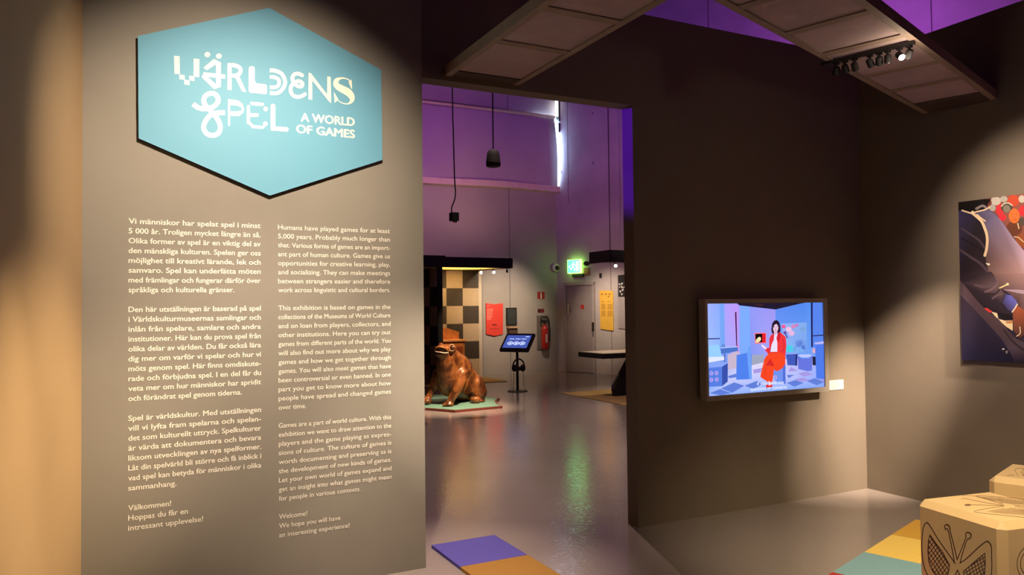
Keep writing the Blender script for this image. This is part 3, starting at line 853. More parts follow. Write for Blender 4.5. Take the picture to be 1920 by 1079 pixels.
# S
K_([(1757, 385, 6), (1740, 355, 10), (1700, 338, 12), (1655, 340, 22), (1620, 362, 46), (1622, 405, 56), (1670, 438, 66), (1730, 470, 70), (1764, 512, 58), (1765, 552, 36), (1730, 580, 12), (1680, 574, 10), (1630, 545, 8)], 20, caps=False)
P_([(1735, 372), (1764, 350), (1770, 442), (1758, 430)]); P_([(1596, 465), (1640, 540), (1603, 572)])
# second line: ribbon S
K_([(262, 582), (310, 615), (370, 628), (440, 615), (488, 578), (500, 530), (470, 488), (425, 482), (378, 508), (365, 555), (385, 600), (440, 660), (495, 725), (520, 800), (500, 860), (445, 880), (390, 860), (363, 810), (375, 755), (420, 695), (480, 668), (565, 664)], 46, caps=False)
# P
P_([(595, 535), (613, 537), (612, 790), (595, 787)])
P_([(612, 537), (690, 549), (732, 580), (746, 632), (727, 632), (715, 612), (680, 597), (612, 592)]); P_([(612, 652), (680, 652), (715, 645), (727, 632), (746, 632), (735, 668), (695, 697), (612, 692)])
# E of beads
K_([(787, 605), (787, 760)], 29, smooth=False); K_([(820, 577), (918, 586)], 33, smooth=False); K_([(798, 688), (868, 687)], 34, smooth=False)
S.ell(950, 629, 21, 23, layer=0); S.ell(947, 770, 22, 24, layer=0)
K_([(800, 765), (830, 796), (925, 804), (945, 778)], 27, smooth=False)
# L
K_([(1019, 602), (1019, 815)], 44, smooth=False); P_([(997, 790), (1150, 802), (1168, 812), (1164, 838), (1150, 845), (997, 830)])
S.mb.build('title_lettering', m_cream, hx)
tm = MB()
nf = V((0, -.0008, 0))
def hl_(x, y): return hf(x, y)
put_text(tm, 'A WORLD', hl_(1282, 744), hl_(1795, 791), hl_(1282, 664) - hl_(1282, 744), nf, .035)
put_text(tm, 'OF GAMES', hl_(1238, 853), hl_(1797, 906), hl_(1238, 774) - hl_(1238, 853), nf, .035)
tm.build('subtitle_lettering', m_cream, hx)

# ------------------------------------------------------------------ introduction texts on the wall
SV = ["Vi människor har spelat spel i minst", "5 000 år. Troligen mycket längre än så.", "Olika former av spel är en viktig del av", "den mänskliga kulturen. Spelen ger oss",
      "möjlighet till kreativt lärande, lek och", "samvaro. Spel kan underlätta möten", "med främlingar och fungerar därför över", ("språkliga och kulturella gränser.", 439.4), None,
      "Den här utställningen är baserad på spel", "i Världskulturmuseernas samlingar och", "inlån från spelare, samlare och andra", "institutioner. Här kan du prova spel från", "olika delar av världen. Du får också lära",
      "dig mer om varför vi spelar och hur vi", "möts genom spel. Här finns omdiskute-", "rade och förbjudna spel. I en del får du", "veta mer om hur människor har spridit", ("och förändrat spel genom tiderna.", 453.3), None,
      "Spel är världskultur. Med utställningen", "vill vi lyfta fram spelarna och spelan-", "det som kulturellt uttryck. Spelkulturer", "är värda att dokumentera och bevara", "liksom utvecklingen av nya spelformer.",
      "Låt din spelvärld bli större och få inblick i", "vad spel kan betyda för människor i olika", ("sammanhang.", 331), None, ("Välkommen!", 320.9), ("Hoppas du får en", 352.4), ("intressant upplevelse!", 381)]
EN = ["Humans have played games for at least", "5,000 years. Probably much longer than", "that. Various forms of games are an import-", "ant part of human culture. Games give us", "opportunities for creative learning, play,",
      "and socializing. They can make meetings", "between strangers easier and therefore", "work across linguistic and cultural borders.", None,
      "This exhibition is based on games in the", "collections of the Museums of World Culture", "and on loan from players, collectors, and", "other institutions. Here you can try out", "games from different parts of the world. You",
      "will also find out more about why we play", "games and how we get together through", "games. You will also meet games that have", "been controversial or even banned. In one", "part you get to know more about how", "people have spread and changed games", ("over time.", 574.2), None,
      "Games are a part of world culture. With this", "exhibition we want to draw attention to the", "players and the game playing as expres-", "sions of culture. The culture of games is", "worth documenting and preserving as is", "the development of new kinds of games.",
      "Let your own world of games expand and", "get an insight into what games might mean", ("for people in various contexts.", 676.4), None, ("Welcome!", 576), ("We hope you will have", 638.5), ("an interesting experience!", 655.6)]
def wall_text(lines, xl_, xr_, z0, pitch, cap, bold, name, label):
    mb = MB()
    for i, ln in enumerate(lines):
        if not ln: continue
        z = z0 - pitch * i
        xe_ = xr_
        if isinstance(ln, tuple):
            xe_ = onY(ln[1], 414 + 18.4 * i, YT).x; ln = ln[0]
        put_text(mb, ln, (xl_, YT, z), (xe_, YT, z), (0, 0, cap), (0, -.0015, 0), bold)
    o = mb.build(name, m_cream)
    return tag(o, label, 'wall text')
wall_text(SV, .0195, .6445, 1.934, .0485, .0265, .018, 'wall_lettering', 'left column of cream Swedish text beginning Vi människor har spelat spel')
wall_text(EN, .734, 1.355, 1.931, .04815, .0255, .006, 'wall_lettering', 'right column of cream English text beginning Humans have played games')

# ------------------------------------------------------------------ wall screen
YS = YD - .09
tv = thing('wall_screen', (4.3, YD, .75), 'wide grey-framed video screen showing a woman in a red suit', 'screen')
o_ = [onY(1322, 562, YS), onY(1551, 559, YS), onY(1549, 735, YS), onY(1325, 753, YS)]
i_ = [onY(1326.5, 569.5, YS), onY(1545, 567.5, YS), onY(1547, 726.5, YS), onY(1330, 744, YS)]
X0, X1 = o_[0].x, o_[1].x; Z0, Z1 = (o_[2].z + o_[3].z) / 2, (o_[0].z + o_[1].z) / 2
U0, U1 = (i_[0].x + i_[3].x) / 2, (i_[1].x + i_[2].x) / 2; Q0, Q1 = (i_[2].z + i_[3].z) / 2, (i_[0].z + i_[1].z) / 2
m_bez = M('grey_bezel', (.34, .29, .25), .5, noise=.04)
fr = MB()
fr.box((X0, YS, Z0), (U0, YD - .02, Z1)).box((U1, YS, Z0), (X1, YD - .02, Z1)).box((U0, YS, Z0), (U1, YD - .02, Q0)).box((U0, YS, Q1), (U1, YD - .02, Z1))
fr.build('frame', m_bez, tv)
MB().box((U0 + .001, YS + .012, Q0 + .001), (U1 - .001, YD - .02, Q1 - .001)).build('panel_body', m_black, tv)
MB().box((X0 + .15, YD - .0199, Z0 + .1), (X1 - .15, YD - .001, Z1 - .1)).build('wall_mount', m_black, tv)
# picture: drawing coordinates 40..1285 x 48..1043 spread evenly over the panel
kk = crop(1320, 560, 5.679)
def tvp(x, y):
    q = kk(x, y); p = onY(q[0], q[1], YS + .011)
    return V((min(max(p.x, U0 + .001), U1 - .001), YS + .011, min(max(p.z, Q0 + .001), Q1 - .001)))
S = Sheet(tvp, (0, -1, 0)); S.d = .00005
T = S.poly
T([(20, 40), (1300, 30), (1310, 960), (40, 1070)], (120, 155, 245))
T([(20, 40), (170, 52), (180, 500), (20, 500)], [(160, 175, 255), (140, 170, 250), (140, 180, 250), (160, 190, 255)])
T([(165, 55), (215, 55), (222, 520), (175, 515)], (120, 165, 245))
T([(215, 55), (350, 58), (378, 80), (380, 600), (225, 560)], [(175, 160, 250), (190, 150, 245), (180, 150, 240), (175, 160, 245), (165, 170, 250)])
T([(330, 145), (345, 145), (353, 515), (343, 515)], (75, 10, 60))
T([(345, 500), (360, 500), (362, 600), (346, 600)], (235, 40, 110))
T([(378, 78), (485, 88), (495, 600), (382, 600)], (125, 170, 250))
T([(485, 88), (760, 120), (760, 650), (500, 680)], [(145, 150, 245), (160, 150, 240), (165, 165, 245), (130, 150, 240)])
T([(350, 40), (1080, 30), (1040, 52), (762, 118), (378, 74)], (30, 22, 45)); T([(520, 60), (640, 62), (600, 82)], (70, 35, 40))
T([(760, 120), (1050, 50), (1140, 42), (1145, 640), (760, 640)], [(95, 140, 240), (80, 135, 235), (85, 145, 240), (110, 160, 245), (120, 160, 245)])
T([(1136, 30), (1156, 30), (1158, 520), (1140, 520)], (22, 25, 90)); T([(1156, 30), (1300, 30), (1300, 480), (1160, 520)], (85, 130, 235))
T([(1145, 395), (1300, 385), (1300, 396), (1145, 405)], (25, 25, 80)); T([(30, 425), (170, 423), (170, 433), (30, 437)], (40, 40, 110))
T([(250, 600), (350, 560), (430, 620), (430, 740), (255, 775)], (200, 180, 205)); T([(505, 600), (640, 600), (640, 690), (508, 712)], (160, 165, 190))
T([(30, 800), (500, 715), (760, 650), (1180, 640), (1310, 700), (1310, 960), (40, 1070)], [(130, 165, 245), (225, 215, 245), (240, 225, 245), (170, 175, 245), (150, 175, 250), (130, 165, 250), (150, 180, 250)])
for q in ([(180, 960), (320, 895), (430, 930), (300, 1005)], [(60, 1010), (170, 965), (290, 1010), (180, 1035)], [(430, 930), (560, 880), (640, 910), (520, 965)], [(250, 830), (340, 800), (345, 840), (270, 850)], [(880, 815), (960, 815), (900, 850)], [(1090, 880), (1180, 850), (1290, 890), (1200, 925)], [(880, 900), (970, 870), (1060, 900), (960, 940)]):
    T(q, (95, 125, 215))
for q in ([(1000, 800), (1090, 780), (1160, 810), (1060, 835)], [(960, 860), (1050, 845), (1130, 870), (1020, 890)], [(920, 730), (1000, 770), (900, 780)], [(520, 760), (620, 740), (600, 790), (530, 800)], [(1180, 850), (1240, 870), (1290, 840), (1290, 880)]):
    T(q, (165, 150, 225))
T([(820, 268), (1092, 255), (1095, 578), (860, 572)], [(150, 175, 240), (130, 170, 235), (110, 160, 235), (130, 190, 240)])
for x, y, r, c_ in ((845, 300, 22, (235, 90, 150)), (900, 330, 30, (240, 190, 225)), (950, 300, 22, (215, 130, 190)), (985, 285, 18, (200, 120, 190)), (930, 370, 32, (225, 180, 225)), (860, 365, 18, (120, 70, 170)), (905, 535, 42, (70, 205, 225)), (950, 545, 24, (90, 190, 235)), (1010, 480, 40, (95, 130, 215)), (1060, 520, 25, (80, 120, 210)), (1050, 330, 30, (120, 165, 220))): S.ell(x, y, r, r * .9, c_)
S.stroke([(960, 560), (985, 480), (1040, 440), (1075, 500), (1085, 570)], 14, (115, 150, 230)); S.stroke([(862, 375), (885, 420)], 12, (90, 60, 160))
T([(30, 500), (160, 495), (180, 590), (205, 625), (40, 640)], (150, 205, 250)); T([(40, 625), (215, 620), (215, 655), (40, 685)], (225, 230, 255))
T([(175, 528), (355, 515), (360, 560), (180, 592)], (75, 115, 200)); T([(175, 520), (355, 508), (355, 520), (178, 533)], (170, 195, 250)); T([(212, 590), (222, 590), (222, 680), (214, 680)], (70, 70, 140))
for x in (190, 208): T([(x, 490), (x + 7, 490), (x + 7, 520), (x, 520)], (60, 80, 160))
T([(345, 602), (450, 580), (505, 590), (505, 860), (340, 866)], (78, 128, 235)); T([(455, 585), (470, 508), (495, 505), (508, 860), (480, 862)], (110, 160, 245))
T([(50, 692), (190, 725), (190, 935), (50, 942)], (85, 125, 225)); T([(190, 725), (250, 690), (250, 885), (190, 935)], (55, 80, 170)); T([(50, 690), (120, 672), (250, 682), (190, 728), (50, 740)], (135, 165, 245))
for x, y in ((76, 797), (130, 795), (76, 868), (133, 864)):
    S.ell(x, y, 19, 22, (210, 170, 240)); S.ell(x, y, 12, 15, (90, 125, 225)); S.ell(x, y, 5, 6, (215, 180, 240))
T([(870, 590), (990, 584), (988, 715), (885, 712)], (62, 88, 185)); T([(970, 590), (992, 586), (988, 718), (970, 715)], (35, 45, 120)); T([(865, 585), (990, 578), (990, 592), (870, 596)], (150, 170, 245))
T([(992, 612), (1040, 640), (1110, 640), (1148, 612), (1146, 768), (1100, 775), (1000, 752)], (100, 115, 220)); T([(990, 608), (1030, 596), (1120, 595), (1150, 606), (1110, 628), (1035, 628)], (185, 195, 250)); T([(1150, 620), (1195, 620), (1195, 715), (1152, 710)], (25, 25, 60))
T([(1170, 470), (1300, 455), (1300, 490), (1178, 492)], (185, 180, 240)); T([(1178, 492), (1300, 482), (1310, 858), (1192, 852)], (75, 120, 232)); T([(1150, 540), (1180, 530), (1180, 580), (1150, 582)], (225, 170, 190))
# inset
T([(534, 366), (657, 364), (660, 477), (538, 482)], (250, 120, 140)); T([(542, 378), (617, 375), (617, 468), (545, 470)], (12, 6, 12)); T([(615, 374), (651, 374), (652, 470), (615, 470)], (228, 30, 45))
T([(543, 466), (550, 440), (572, 415), (592, 408), (604, 425), (600, 448), (585, 462), (560, 472)], (238, 222, 160)); S.ell(585, 430, 14, 7, (250, 240, 200))
# seat under the woman
T([(735, 720), (858, 690), (860, 890), (800, 905), (735, 860)], (110, 145, 235)); T([(835, 700), (862, 690), (864, 905), (835, 910)], (80, 110, 215)); S.ell(755, 842, 17, 22, (205, 170, 235)); S.ell(755, 842, 9, 12, (110, 145, 235))
# woman: hair, face, jacket, shirt, trousers, hands, shoes
T([(712, 330), (722, 265), (745, 235), (775, 232), (798, 258), (808, 300), (810, 345), (800, 370), (770, 375), (735, 385), (718, 365)], (38, 18, 42))
S.ell(757, 310, 30, 48, (230, 198, 222)); T([(738, 345), (775, 345), (782, 400), (742, 410)], (222, 180, 205))
S.ell(745, 302, 6, 3, (60, 30, 60)); S.ell(770, 300, 6, 3, (60, 30, 60)); S.ell(757, 335, 9, 4, (190, 60, 100)); S.stroke([(757, 305), (760, 322)], 4, (200, 150, 185), smooth=False)
T([(742, 262), (757, 250), (790, 275), (800, 330), (786, 300), (770, 272), (745, 280), (728, 330), (728, 290)], (38, 18, 42))
T([(738, 392), (785, 380), (785, 560), (765, 575), (705, 572), (715, 480)], (232, 222, 252))
T([(735, 375), (742, 395), (738, 440), (715, 490), (700, 560), (712, 600), (690, 605), (640, 545), (655, 530), (690, 525), (690, 430), (708, 392)], (232, 48, 62))
T([(785, 372), (800, 355), (835, 385), (865, 412), (872, 500), (866, 570), (860, 610), (868, 690), (850, 700), (800, 640), (775, 575), (775, 470), (765, 420)], (238, 55, 58))
T([(775, 385), (800, 360), (810, 400), (790, 470), (778, 450)], (205, 30, 50)); S.stroke([(835, 430), (848, 520), (820, 575)], 8, (205, 35, 55))
T([(700, 570), (775, 568), (830, 585), (858, 620), (855, 700), (835, 740), (780, 775), (745, 765), (725, 722), (742, 712), (735, 800), (722, 888), (690, 900), (640, 868), (595, 838), (602, 790), (620, 720), (640, 640), (670, 600)], (245, 70, 35))
T([(700, 640), (742, 712), (725, 722), (690, 712), (650, 715)], (215, 40, 40)); S.stroke([(700, 575), (770, 575)], 9, (215, 45, 35), smooth=False); S.stroke([(660, 700), (640, 830)], 6, (220, 50, 35))
T([(602, 492), (615, 490), (640, 508), (662, 525), (655, 545), (640, 540), (610, 512)], (240, 215, 235)); T([(858, 640), (872, 680), (870, 720), (860, 700)], (240, 190, 215))
T([(650, 920), (720, 915), (722, 945), (660, 952)], (225, 40, 55)); T([(680, 880), (700, 885), (705, 930), (680, 925)], (238, 185, 200))
sc_m = M('screen_picture', (1, 1, 1), .4, emit=1.05, attr=True, spec=.2)
zsub = S.p(500, 900, S.k + 3)
def sub(x, y): return S.p(x, y, S.k + 4)
put_text(S.mb, 'if you have any', sub(560, 925), sub(848, 908), sub(560, 888) - sub(560, 925), (0, 0, 0), .01, 0, (235, 240, 255))
put_text(S.mb, 'questions or concerns', sub(490, 985), sub(875, 958), sub(490, 946) - sub(490, 985), (0, 0, 0), .01, 0, (235, 240, 255))
S.mb.build('display', sc_m, tv)
# label card
a, c = onY(1554, 714, YD), onY(1581, 732, YD)
z_ = onY(1568, 713, YD).z; z2 = onY(1568, 731, YD).z
lc = thing('label_card', (a.x, YD, z2), 'small cream label card right of the wall screen', 'label')
MB().box((a.x, YD - .005, z2), (c.x, YD - .001, z_)).build('card', M('card_cream', (.78, .70, .54), .6, noise=.03), lc)
S = Sheet(lambda x, y: V((a.x + x, YD - .0052, z_ - y)), (0, -1, 0))
for i, (s_, e_) in enumerate(((.02, .06), (.075, .12), (.02, .10), (.02, .13), (.02, .11))): S.stroke([(s_, .015 + .011 * i), (e_, .015 + .011 * i)], .004, smooth=False, caps=False, layer=0)
S.mb.build('printed_lettering', M('card_ink', (.50, .43, .34), .7, noise=.05), lc)

# ------------------------------------------------------------------ wall photograph
YA = onX(1803, 520, XR).y; ZT, ZB = 2.22, 1.086; YZ = YA - 1.72
wp = thing('wall_photograph', (XR, YA, ZB), 'large photograph of a dark robe and red crowd on the right wall', 'photograph')
MB().box((XR - .012, YZ, ZB), (XR - .001, YA, ZT)).build('board', m_black_matt, wp)
def clampP(p): return V((XR - .0125, min(max(p.y, YZ), YA), min(max(p.z, ZB), ZT)))
ka, kb2 = crop(1780, 350, 6.35), crop(1780, 520, 5.993)
def A_(pts): return [ka(x, y) for x, y in pts]
def B_(pts): return [kb2(x, y) for x, y in pts]
S = Sheet(lambda x, y: clampP(onX(x, y, XR - .0125)), (-1, 0, 0)); S.d = .00005
def fullw(pts): return pts
T = S.poly
# the part outside the frame continues the crowd and the robe
S2 = lambda pts, c_: S.mb.add([V((XR - .0126 - S.d * S.k, YA - u * 1.72, ZB + v * (ZT - ZB))) for u, v in pts], [list(range(len(pts)))], 0, c_)
S2([(0, 0), (1, 0), (1, 1), (0, 1)], (62, 52, 72)); S.k += 1
S2([(.18, 1), (.25, .75), (.38, .45), (.5, .3), (1, .2), (1, 1)], (150, 78, 66)); S.k += 1
crowd = sorted(((.30 + random.random() * .68, .34 + random.random() * .62) for _ in range(46)), key=lambda q: -q[1])
for u, v in crowd:
    if v < 1.15 - u * 1.6: continue
    r = .028 + (1 - v) * .022
    coat = random.choice([(150, 32, 40), (70, 42, 40), (96, 60, 44), (52, 48, 60), (140, 128, 124), (120, 40, 38)])
    skin = random.choice([(205, 118, 70), (190, 100, 58), (215, 135, 90)])
    hair = random.choice([(28, 18, 18), (60, 54, 50), (150, 142, 136), (165, 40, 40)])
    S2([(u - r * 1.25, v - r * 4), (u + r * 1.25, v - r * 4), (u + r * 1.2, v - r * 1.8), (u + r * .5, v - r * 1.05), (u - r * .5, v - r * 1.05), (u - r * 1.2, v - r * 1.8)], coat); S.k += 1
    S2([(u + r * .62 * math.cos(t_ * PI / 6), v + r * .2 + r * 1.15 * math.sin(t_ * PI / 6)) for t_ in range(12)], hair); S.k += 1
    S2([(u + r * .5 * math.cos(t_ * PI / 6), v - r * .1 + r * .9 * math.sin(t_ * PI / 6)) for t_ in range(12)], skin); S.k += 1
S2([(.0, .0), (.45, 0), (.5, .22), (.40, .42), (.30, .5), (.0, .6)], (58, 48, 66)); S.k += 1
S.k += 1
T(A_([(430, 150), (900, 85), (900, 760), (760, 590), (640, 420), (560, 330), (470, 262)]), (140, 80, 72))
for x, y, rx, ry, c_ in ((560, 172, 62, 52, (188, 180, 176)), (655, 150, 45, 38, (170, 165, 160)), (470, 190, 40, 40, (110, 55, 50)), (770, 170, 70, 70, (190, 70, 45)), (870, 150, 40, 45, (190, 180, 175)), (520, 255, 40, 40, (165, 160, 160)), (610, 280, 50, 70, (205, 50, 62)), (640, 370, 45, 40, (215, 45, 65)), (690, 250, 68, 60, (70, 58, 52)), (690, 265, 45, 45, (125, 120, 110)), (880, 290, 50, 60, (215, 45, 60)), (780, 500, 95, 90, (105, 58, 42)), (870, 420, 40, 50, (85, 70, 65)), (860, 640, 60, 80, (150, 80, 45))):
    S.ell(*ka(x, y), rx / 6.35, ry / 6.35, c_)
S.ell(*ka(780, 350), 66 / 6.35, 88 / 6.35, (222, 112, 55)); S.ell(*ka(760, 330), 9 / 6.35, 3 / 6.35, (120, 50, 30)); S.ell(*ka(812, 335), 9 / 6.35, 3 / 6.35, (120, 50, 30)); S.ell(*ka(790, 395), 16 / 6.35, 4 / 6.35, (140, 55, 40))
S.stroke(A_([(630, 235), (660, 205), (710, 198), (755, 225)]), 16 / 6.35, (195, 188, 178)); S.stroke(A_([(780, 600), (830, 608), (889, 660)]), 10 / 6.35, (225, 205, 170)); S.stroke(A_([(822, 440), (835, 500)]), 14 / 6.35, (215, 190, 160))
T(A_([(115, 190), (430, 150), (505, 150), (450, 235), (300, 300), (115, 285)]), (14, 7, 9)); S.stroke(A_([(330, 265), (400, 230), (440, 250)]), 30 / 6.35, (130, 118, 122))
# robe, chest
T(A_([(280, 320), (380, 295), (480, 268), (560, 335), (640, 425), (760, 600), (900, 770), (900, 1090), (450, 1090), (430, 800), (460, 640), (430, 480), (380, 400)]),
  [(70, 60, 92), (92, 84, 120), (88, 82, 118), (112, 102, 140), (140, 128, 165), (165, 145, 178), (190, 160, 190), (165, 130, 132), (118, 90, 88), (95, 72, 78), (105, 88, 108), (105, 95, 125), (80, 72, 100)])
T(B_([(470, -40), (900, -40), (900, 420), (760, 300), (690, 190), (600, 140), (570, 110)]), [(115, 88, 88), (160, 125, 128), (120, 90, 95), (70, 50, 55), (95, 72, 80), (70, 52, 55), (95, 72, 75)])
T(B_([(610, 140), (760, 175), (900, 200), (900, 150), (760, 140)]), (165, 145, 165))
# sleeve
T(A_([(115, 285), (190, 290), (290, 335), (370, 410), (420, 500), (440, 640), (430, 800), (470, 1000), (475, 1090), (115, 1090)]), [(58, 52, 92), (50, 44, 78), (30, 24, 40), (36, 28, 38), (40, 30, 40), (42, 32, 42), (44, 32, 42), (70, 54, 70), (60, 46, 58), (40, 30, 36)])
T(B_([(130, -60), (480, -60), (545, 20), (570, 120), (640, 190), (600, 290), (720, 395), (690, 420), (550, 400), (400, 340), (250, 210), (130, 60)]), [(42, 32, 40), (60, 46, 56), (120, 98, 108), (105, 84, 92), (70, 54, 66), (50, 40, 52), (60, 50, 70), (44, 36, 46), (40, 30, 36), (38, 28, 34), (42, 32, 38), (40, 30, 38)])
for q, w_, c_ in (([(150, 500), (260, 570), (360, 640), (420, 720)], 26, (72, 58, 72)), ([(140, 760), (260, 840), (380, 920), (460, 1010)], 30, (80, 64, 78)), ([(160, 620), (300, 700), (420, 770)], 18, (30, 22, 30))): S.stroke(A_(q), w_ / 6.35, c_)
for q, w_, c_ in (([(300, 90), (420, 110), (530, 60)], 24, (95, 78, 88)), ([(410, 165), (480, 140), (555, 70)], 22, (115, 92, 102)), ([(495, 240), (550, 200), (600, 190)], 22, (100, 80, 90)), ([(420, 190), (520, 190), (570, 140)], 16, (48, 36, 42))): S.stroke(B_(q), w_ / 5.993, c_)
# cream piping
for q, w_ in (([(160, 285), (220, 305), (280, 322)], 18), ([(295, 312), (370, 292), (430, 278), (490, 245)], 17), ([(285, 320), (340, 365), (395, 420), (430, 500), (452, 570), (460, 650), (450, 750), (430, 822)], 32), ([(340, 335), (385, 375), (436, 412)], 16)): S.stroke(A_(q), w_ / 6.35, (226, 200, 168))
S.ell(*ka(286, 305), 18 / 6.35, 15 / 6.35, (235, 215, 190)); T(A_([(440, 912), (492, 918), (490, 940), (465, 938)]), (240, 230, 210))
S.stroke(B_([(575, 122), (640, 92), (665, 80)]), 16 / 5.993, (225, 200, 150), smooth=False); S.ell(*kb2(662, 80), 16 / 5.993, 14 / 5.993, (240, 220, 180))
# cuff, hand and things held
T(B_([(640, 190), (700, 205), (760, 265), (775, 300), (720, 392), (660, 370), (600, 290)]), [(70, 62, 110), (100, 100, 200), (108, 108, 205), (100, 98, 185), (75, 68, 120), (60, 52, 85), (58, 50, 80)])
S.stroke(B_([(772, 305), (745, 350), (715, 392)]), 14 / 5.993, (232, 215, 200)); T(B_([(722, 395), (775, 320), (900, 400), (900, 620), (800, 690), (730, 600), (720, 480)]), [(140, 75, 50), (165, 85, 55), (130, 80, 65), (100, 60, 50), (85, 50, 42), (105, 65, 55), (115, 72, 60)])
T(B_([(545, 410), (700, 420), (730, 470), (620, 480)]), (30, 22, 24)); T(B_([(385, 350), (430, 345), (490, 385), (470, 402), (400, 385)]), (205, 60, 62)); T(B_([(480, 390), (545, 405), (560, 470), (640, 490), (718, 485), (722, 605), (650, 560), (560, 480)]), (228, 205, 168))
T(B_([(640, 500), (718, 485), (716, 520), (650, 520)]), (190, 130, 80)); S.stroke(B_([(800, 560), (805, 630), (765, 665)]), 10 / 5.993, (235, 215, 180))
# skirt of the robe
T(B_([(130, 40), (180, 90), (300, 240), (420, 370), (560, 470), (640, 560), (720, 670), (900, 760), (900, 1000), (130, 1000)]), [(70, 54, 62), (80, 62, 70), (72, 54, 62), (78, 60, 66), (82, 64, 70), (70, 54, 62), (76, 60, 66), (90, 74, 88), (34, 28, 46), (34, 30, 58)])
T(B_([(130, 200), (260, 330), (440, 520), (600, 700), (700, 860), (740, 1000), (130, 1000)]), [(44, 34, 44), (48, 38, 52), (46, 38, 60), (42, 36, 60), (30, 26, 50), (26, 22, 46), (34, 30, 58)])
S.stroke(B_([(620, 590), (720, 720), (840, 820)]), 22 / 5.993, (52, 42, 52)); T(B_([(600, 802), (625, 800), (628, 812), (604, 818)]), (225, 220, 215)); T(B_([(640, 830), (668, 825), (660, 862), (642, 855)]), (130, 125, 130))
S.mb.build('picture', M('photo_print', (1, 1, 1), .45, attr=True, spec=.3), wp)

# ------------------------------------------------------------------ cardboard seat cubes
m_card = M('seat_board', (.70, .49, .26), .6, noise=.04, nscale=5)
m_line = M('engraved_line', (.035, .006, .008), .7, noise=.2)
SZ = .49; CH = .032
def cube_mesh(corner, a, b):
    """chamfered cube: corner on the floor, a and b its edge directions"""
    mb = MB(); bm = bmesh.new()
    bmesh.ops.create_cube(bm, size=SZ)
    bmesh.ops.bevel(bm, geom=list(bm.edges), offset=CH, segments=1, affect='EDGES', profile=.5)
    bm.verts.index_update()
    cen = corner + a * (SZ / 2) + b * (SZ / 2) + V((0, 0, SZ / 2))
    mb.add([cen + a * v_.co.x + b * v_.co.y + V((0, 0, v_.co.z)) for v_ in bm.verts], [[q.index for q in f_.verts] for f_ in bm.faces])
    bm.free()
    return mb
az = math.radians(9.5)
ca, cb_ = V((math.sin(az), math.cos(az), 0)), V((math.cos(az), -math.sin(az), 0))
LIFT = .0125
LP = hit(1867.7, 993, (0, 0, SZ - CH + LIFT), (0, 0, 1))
K1 = V((LP.x, LP.y, LIFT)) - ca * CH
q1 = thing('seat_cube', K1 + ca * SZ / 2 + cb_ * SZ / 2, 'tan seat cube with engraved butterflies in the right foreground', 'stool', 'cardboard seat cubes')
cube_mesh(K1, ca, cb_).build('body', m_card, q1)
k = crop(1700, 860, 4.927)
def clipped_hatch(S, poly, dirs, step, wd):
    def inside(x, y):
        c_ = False
        for i in range(len(poly)):
            (xa_, ya_), (xb_, yb_) = poly[i], poly[i - 1]
            if (ya_ > y) != (yb_ > y) and x < (xb_ - xa_) * (y - ya_) / (yb_ - ya_) + xa_: c_ = not c_
        return c_
    cx_ = sum(p[0] for p in poly) / len(poly); cy_ = sum(p[1] for p in poly) / len(poly)
    for dx, dy in dirs:
        L = math.hypot(dx, dy); dx /= L; dy /= L
        for j in range(-14, 15):
            ox, oy = cx_ - dy * step * j, cy_ + dx * step * j
            run = None
            for t_ in range(-80, 81):
                x, y = ox + dx * t_ * 4, oy + dy * t_ * 4
                if inside(x, y):
                    if run is None: run = (x, y)
                    last = (x, y)
                elif run is not None:
                    S.stroke([run, last], wd, smooth=False, caps=False, layer=0); run = None
def face_left(x, y):
    q = k(x, y)
    return hit(q[0], q[1], K1, cb_)
S = Sheet(face_left, -cb_)
W_ = 7.5
S.stroke([(447, 968), (370, 860), (290, 745), (205, 608), (178, 600), (155, 640), (143, 740), (142, 850), (150, 940), (172, 1030), (215, 1110), (280, 1180), (360, 1230), (430, 1200)], W_, layer=0)
S.stroke([(440, 965), (432, 900), (385, 672), (362, 655), (352, 632), (362, 614), (385, 616), (400, 640), (402, 668), (440, 820), (466, 932)], W_, layer=0)
S.stroke([(468, 934), (510, 830), (546, 735), (545, 705), (560, 684), (588, 692), (598, 716), (582, 742), (560, 750), (525, 850), (494, 965)], W_, layer=0)
S.stroke([(494, 968), (560, 920), (650, 835), (728, 772), (760, 775), (782, 815), (786, 900), (788, 1000), (780, 1090), (750, 1190), (700, 1260), (600, 1280), (520, 1220)], W_, layer=0)
i1 = [(213, 702), (262, 775), (330, 865), (396, 985), (390, 1040), (370, 1120), (300, 1110), (240, 1040), (208, 960), (197, 860), (202, 760)]
i2 = [(525, 1045), (590, 990), (660, 930), (722, 878), (727, 960), (722, 1060), (690, 1130), (610, 1160), (540, 1120)]
for q in (i1, i2):
    S.stroke(q, W_, smooth=False, closed=True, layer=0)
clipped_hatch(S, i1, ((.55, .83), (.62, -.78)), 30, 6); clipped_hatch(S, i2, ((.85, -.52), (.28, .96)), 30, 6)
S.stroke([(470, 1032), (448, 1080), (440, 1160), (470, 1300), (500, 1160), (492, 1080), (470, 1032)], W_, smooth=False, layer=0)
S.mb.build('butterfly_engraving', m_line, q1)
def face_top(x, y):
    q = k(x, y)
    return onZ(q[0], q[1], SZ + LIFT)
S = Sheet(face_top, (0, 0, 1))
W_ = 4
S.ell(565, 432, 32, 9.5, layer=0); S.stroke([(597, 431), (740, 435), (900, 440)], W_, layer=0, smooth=False); S.stroke([(505, 379), (545, 375), (700, 405), (880, 436)], W_, layer=0)
S.stroke([(900, 443), (760, 462), (635, 488), (632, 497), (700, 508), (900, 528), (1120, 548), (1320, 545), (1380, 520), (1260, 480), (1000, 446)], W_, layer=0)
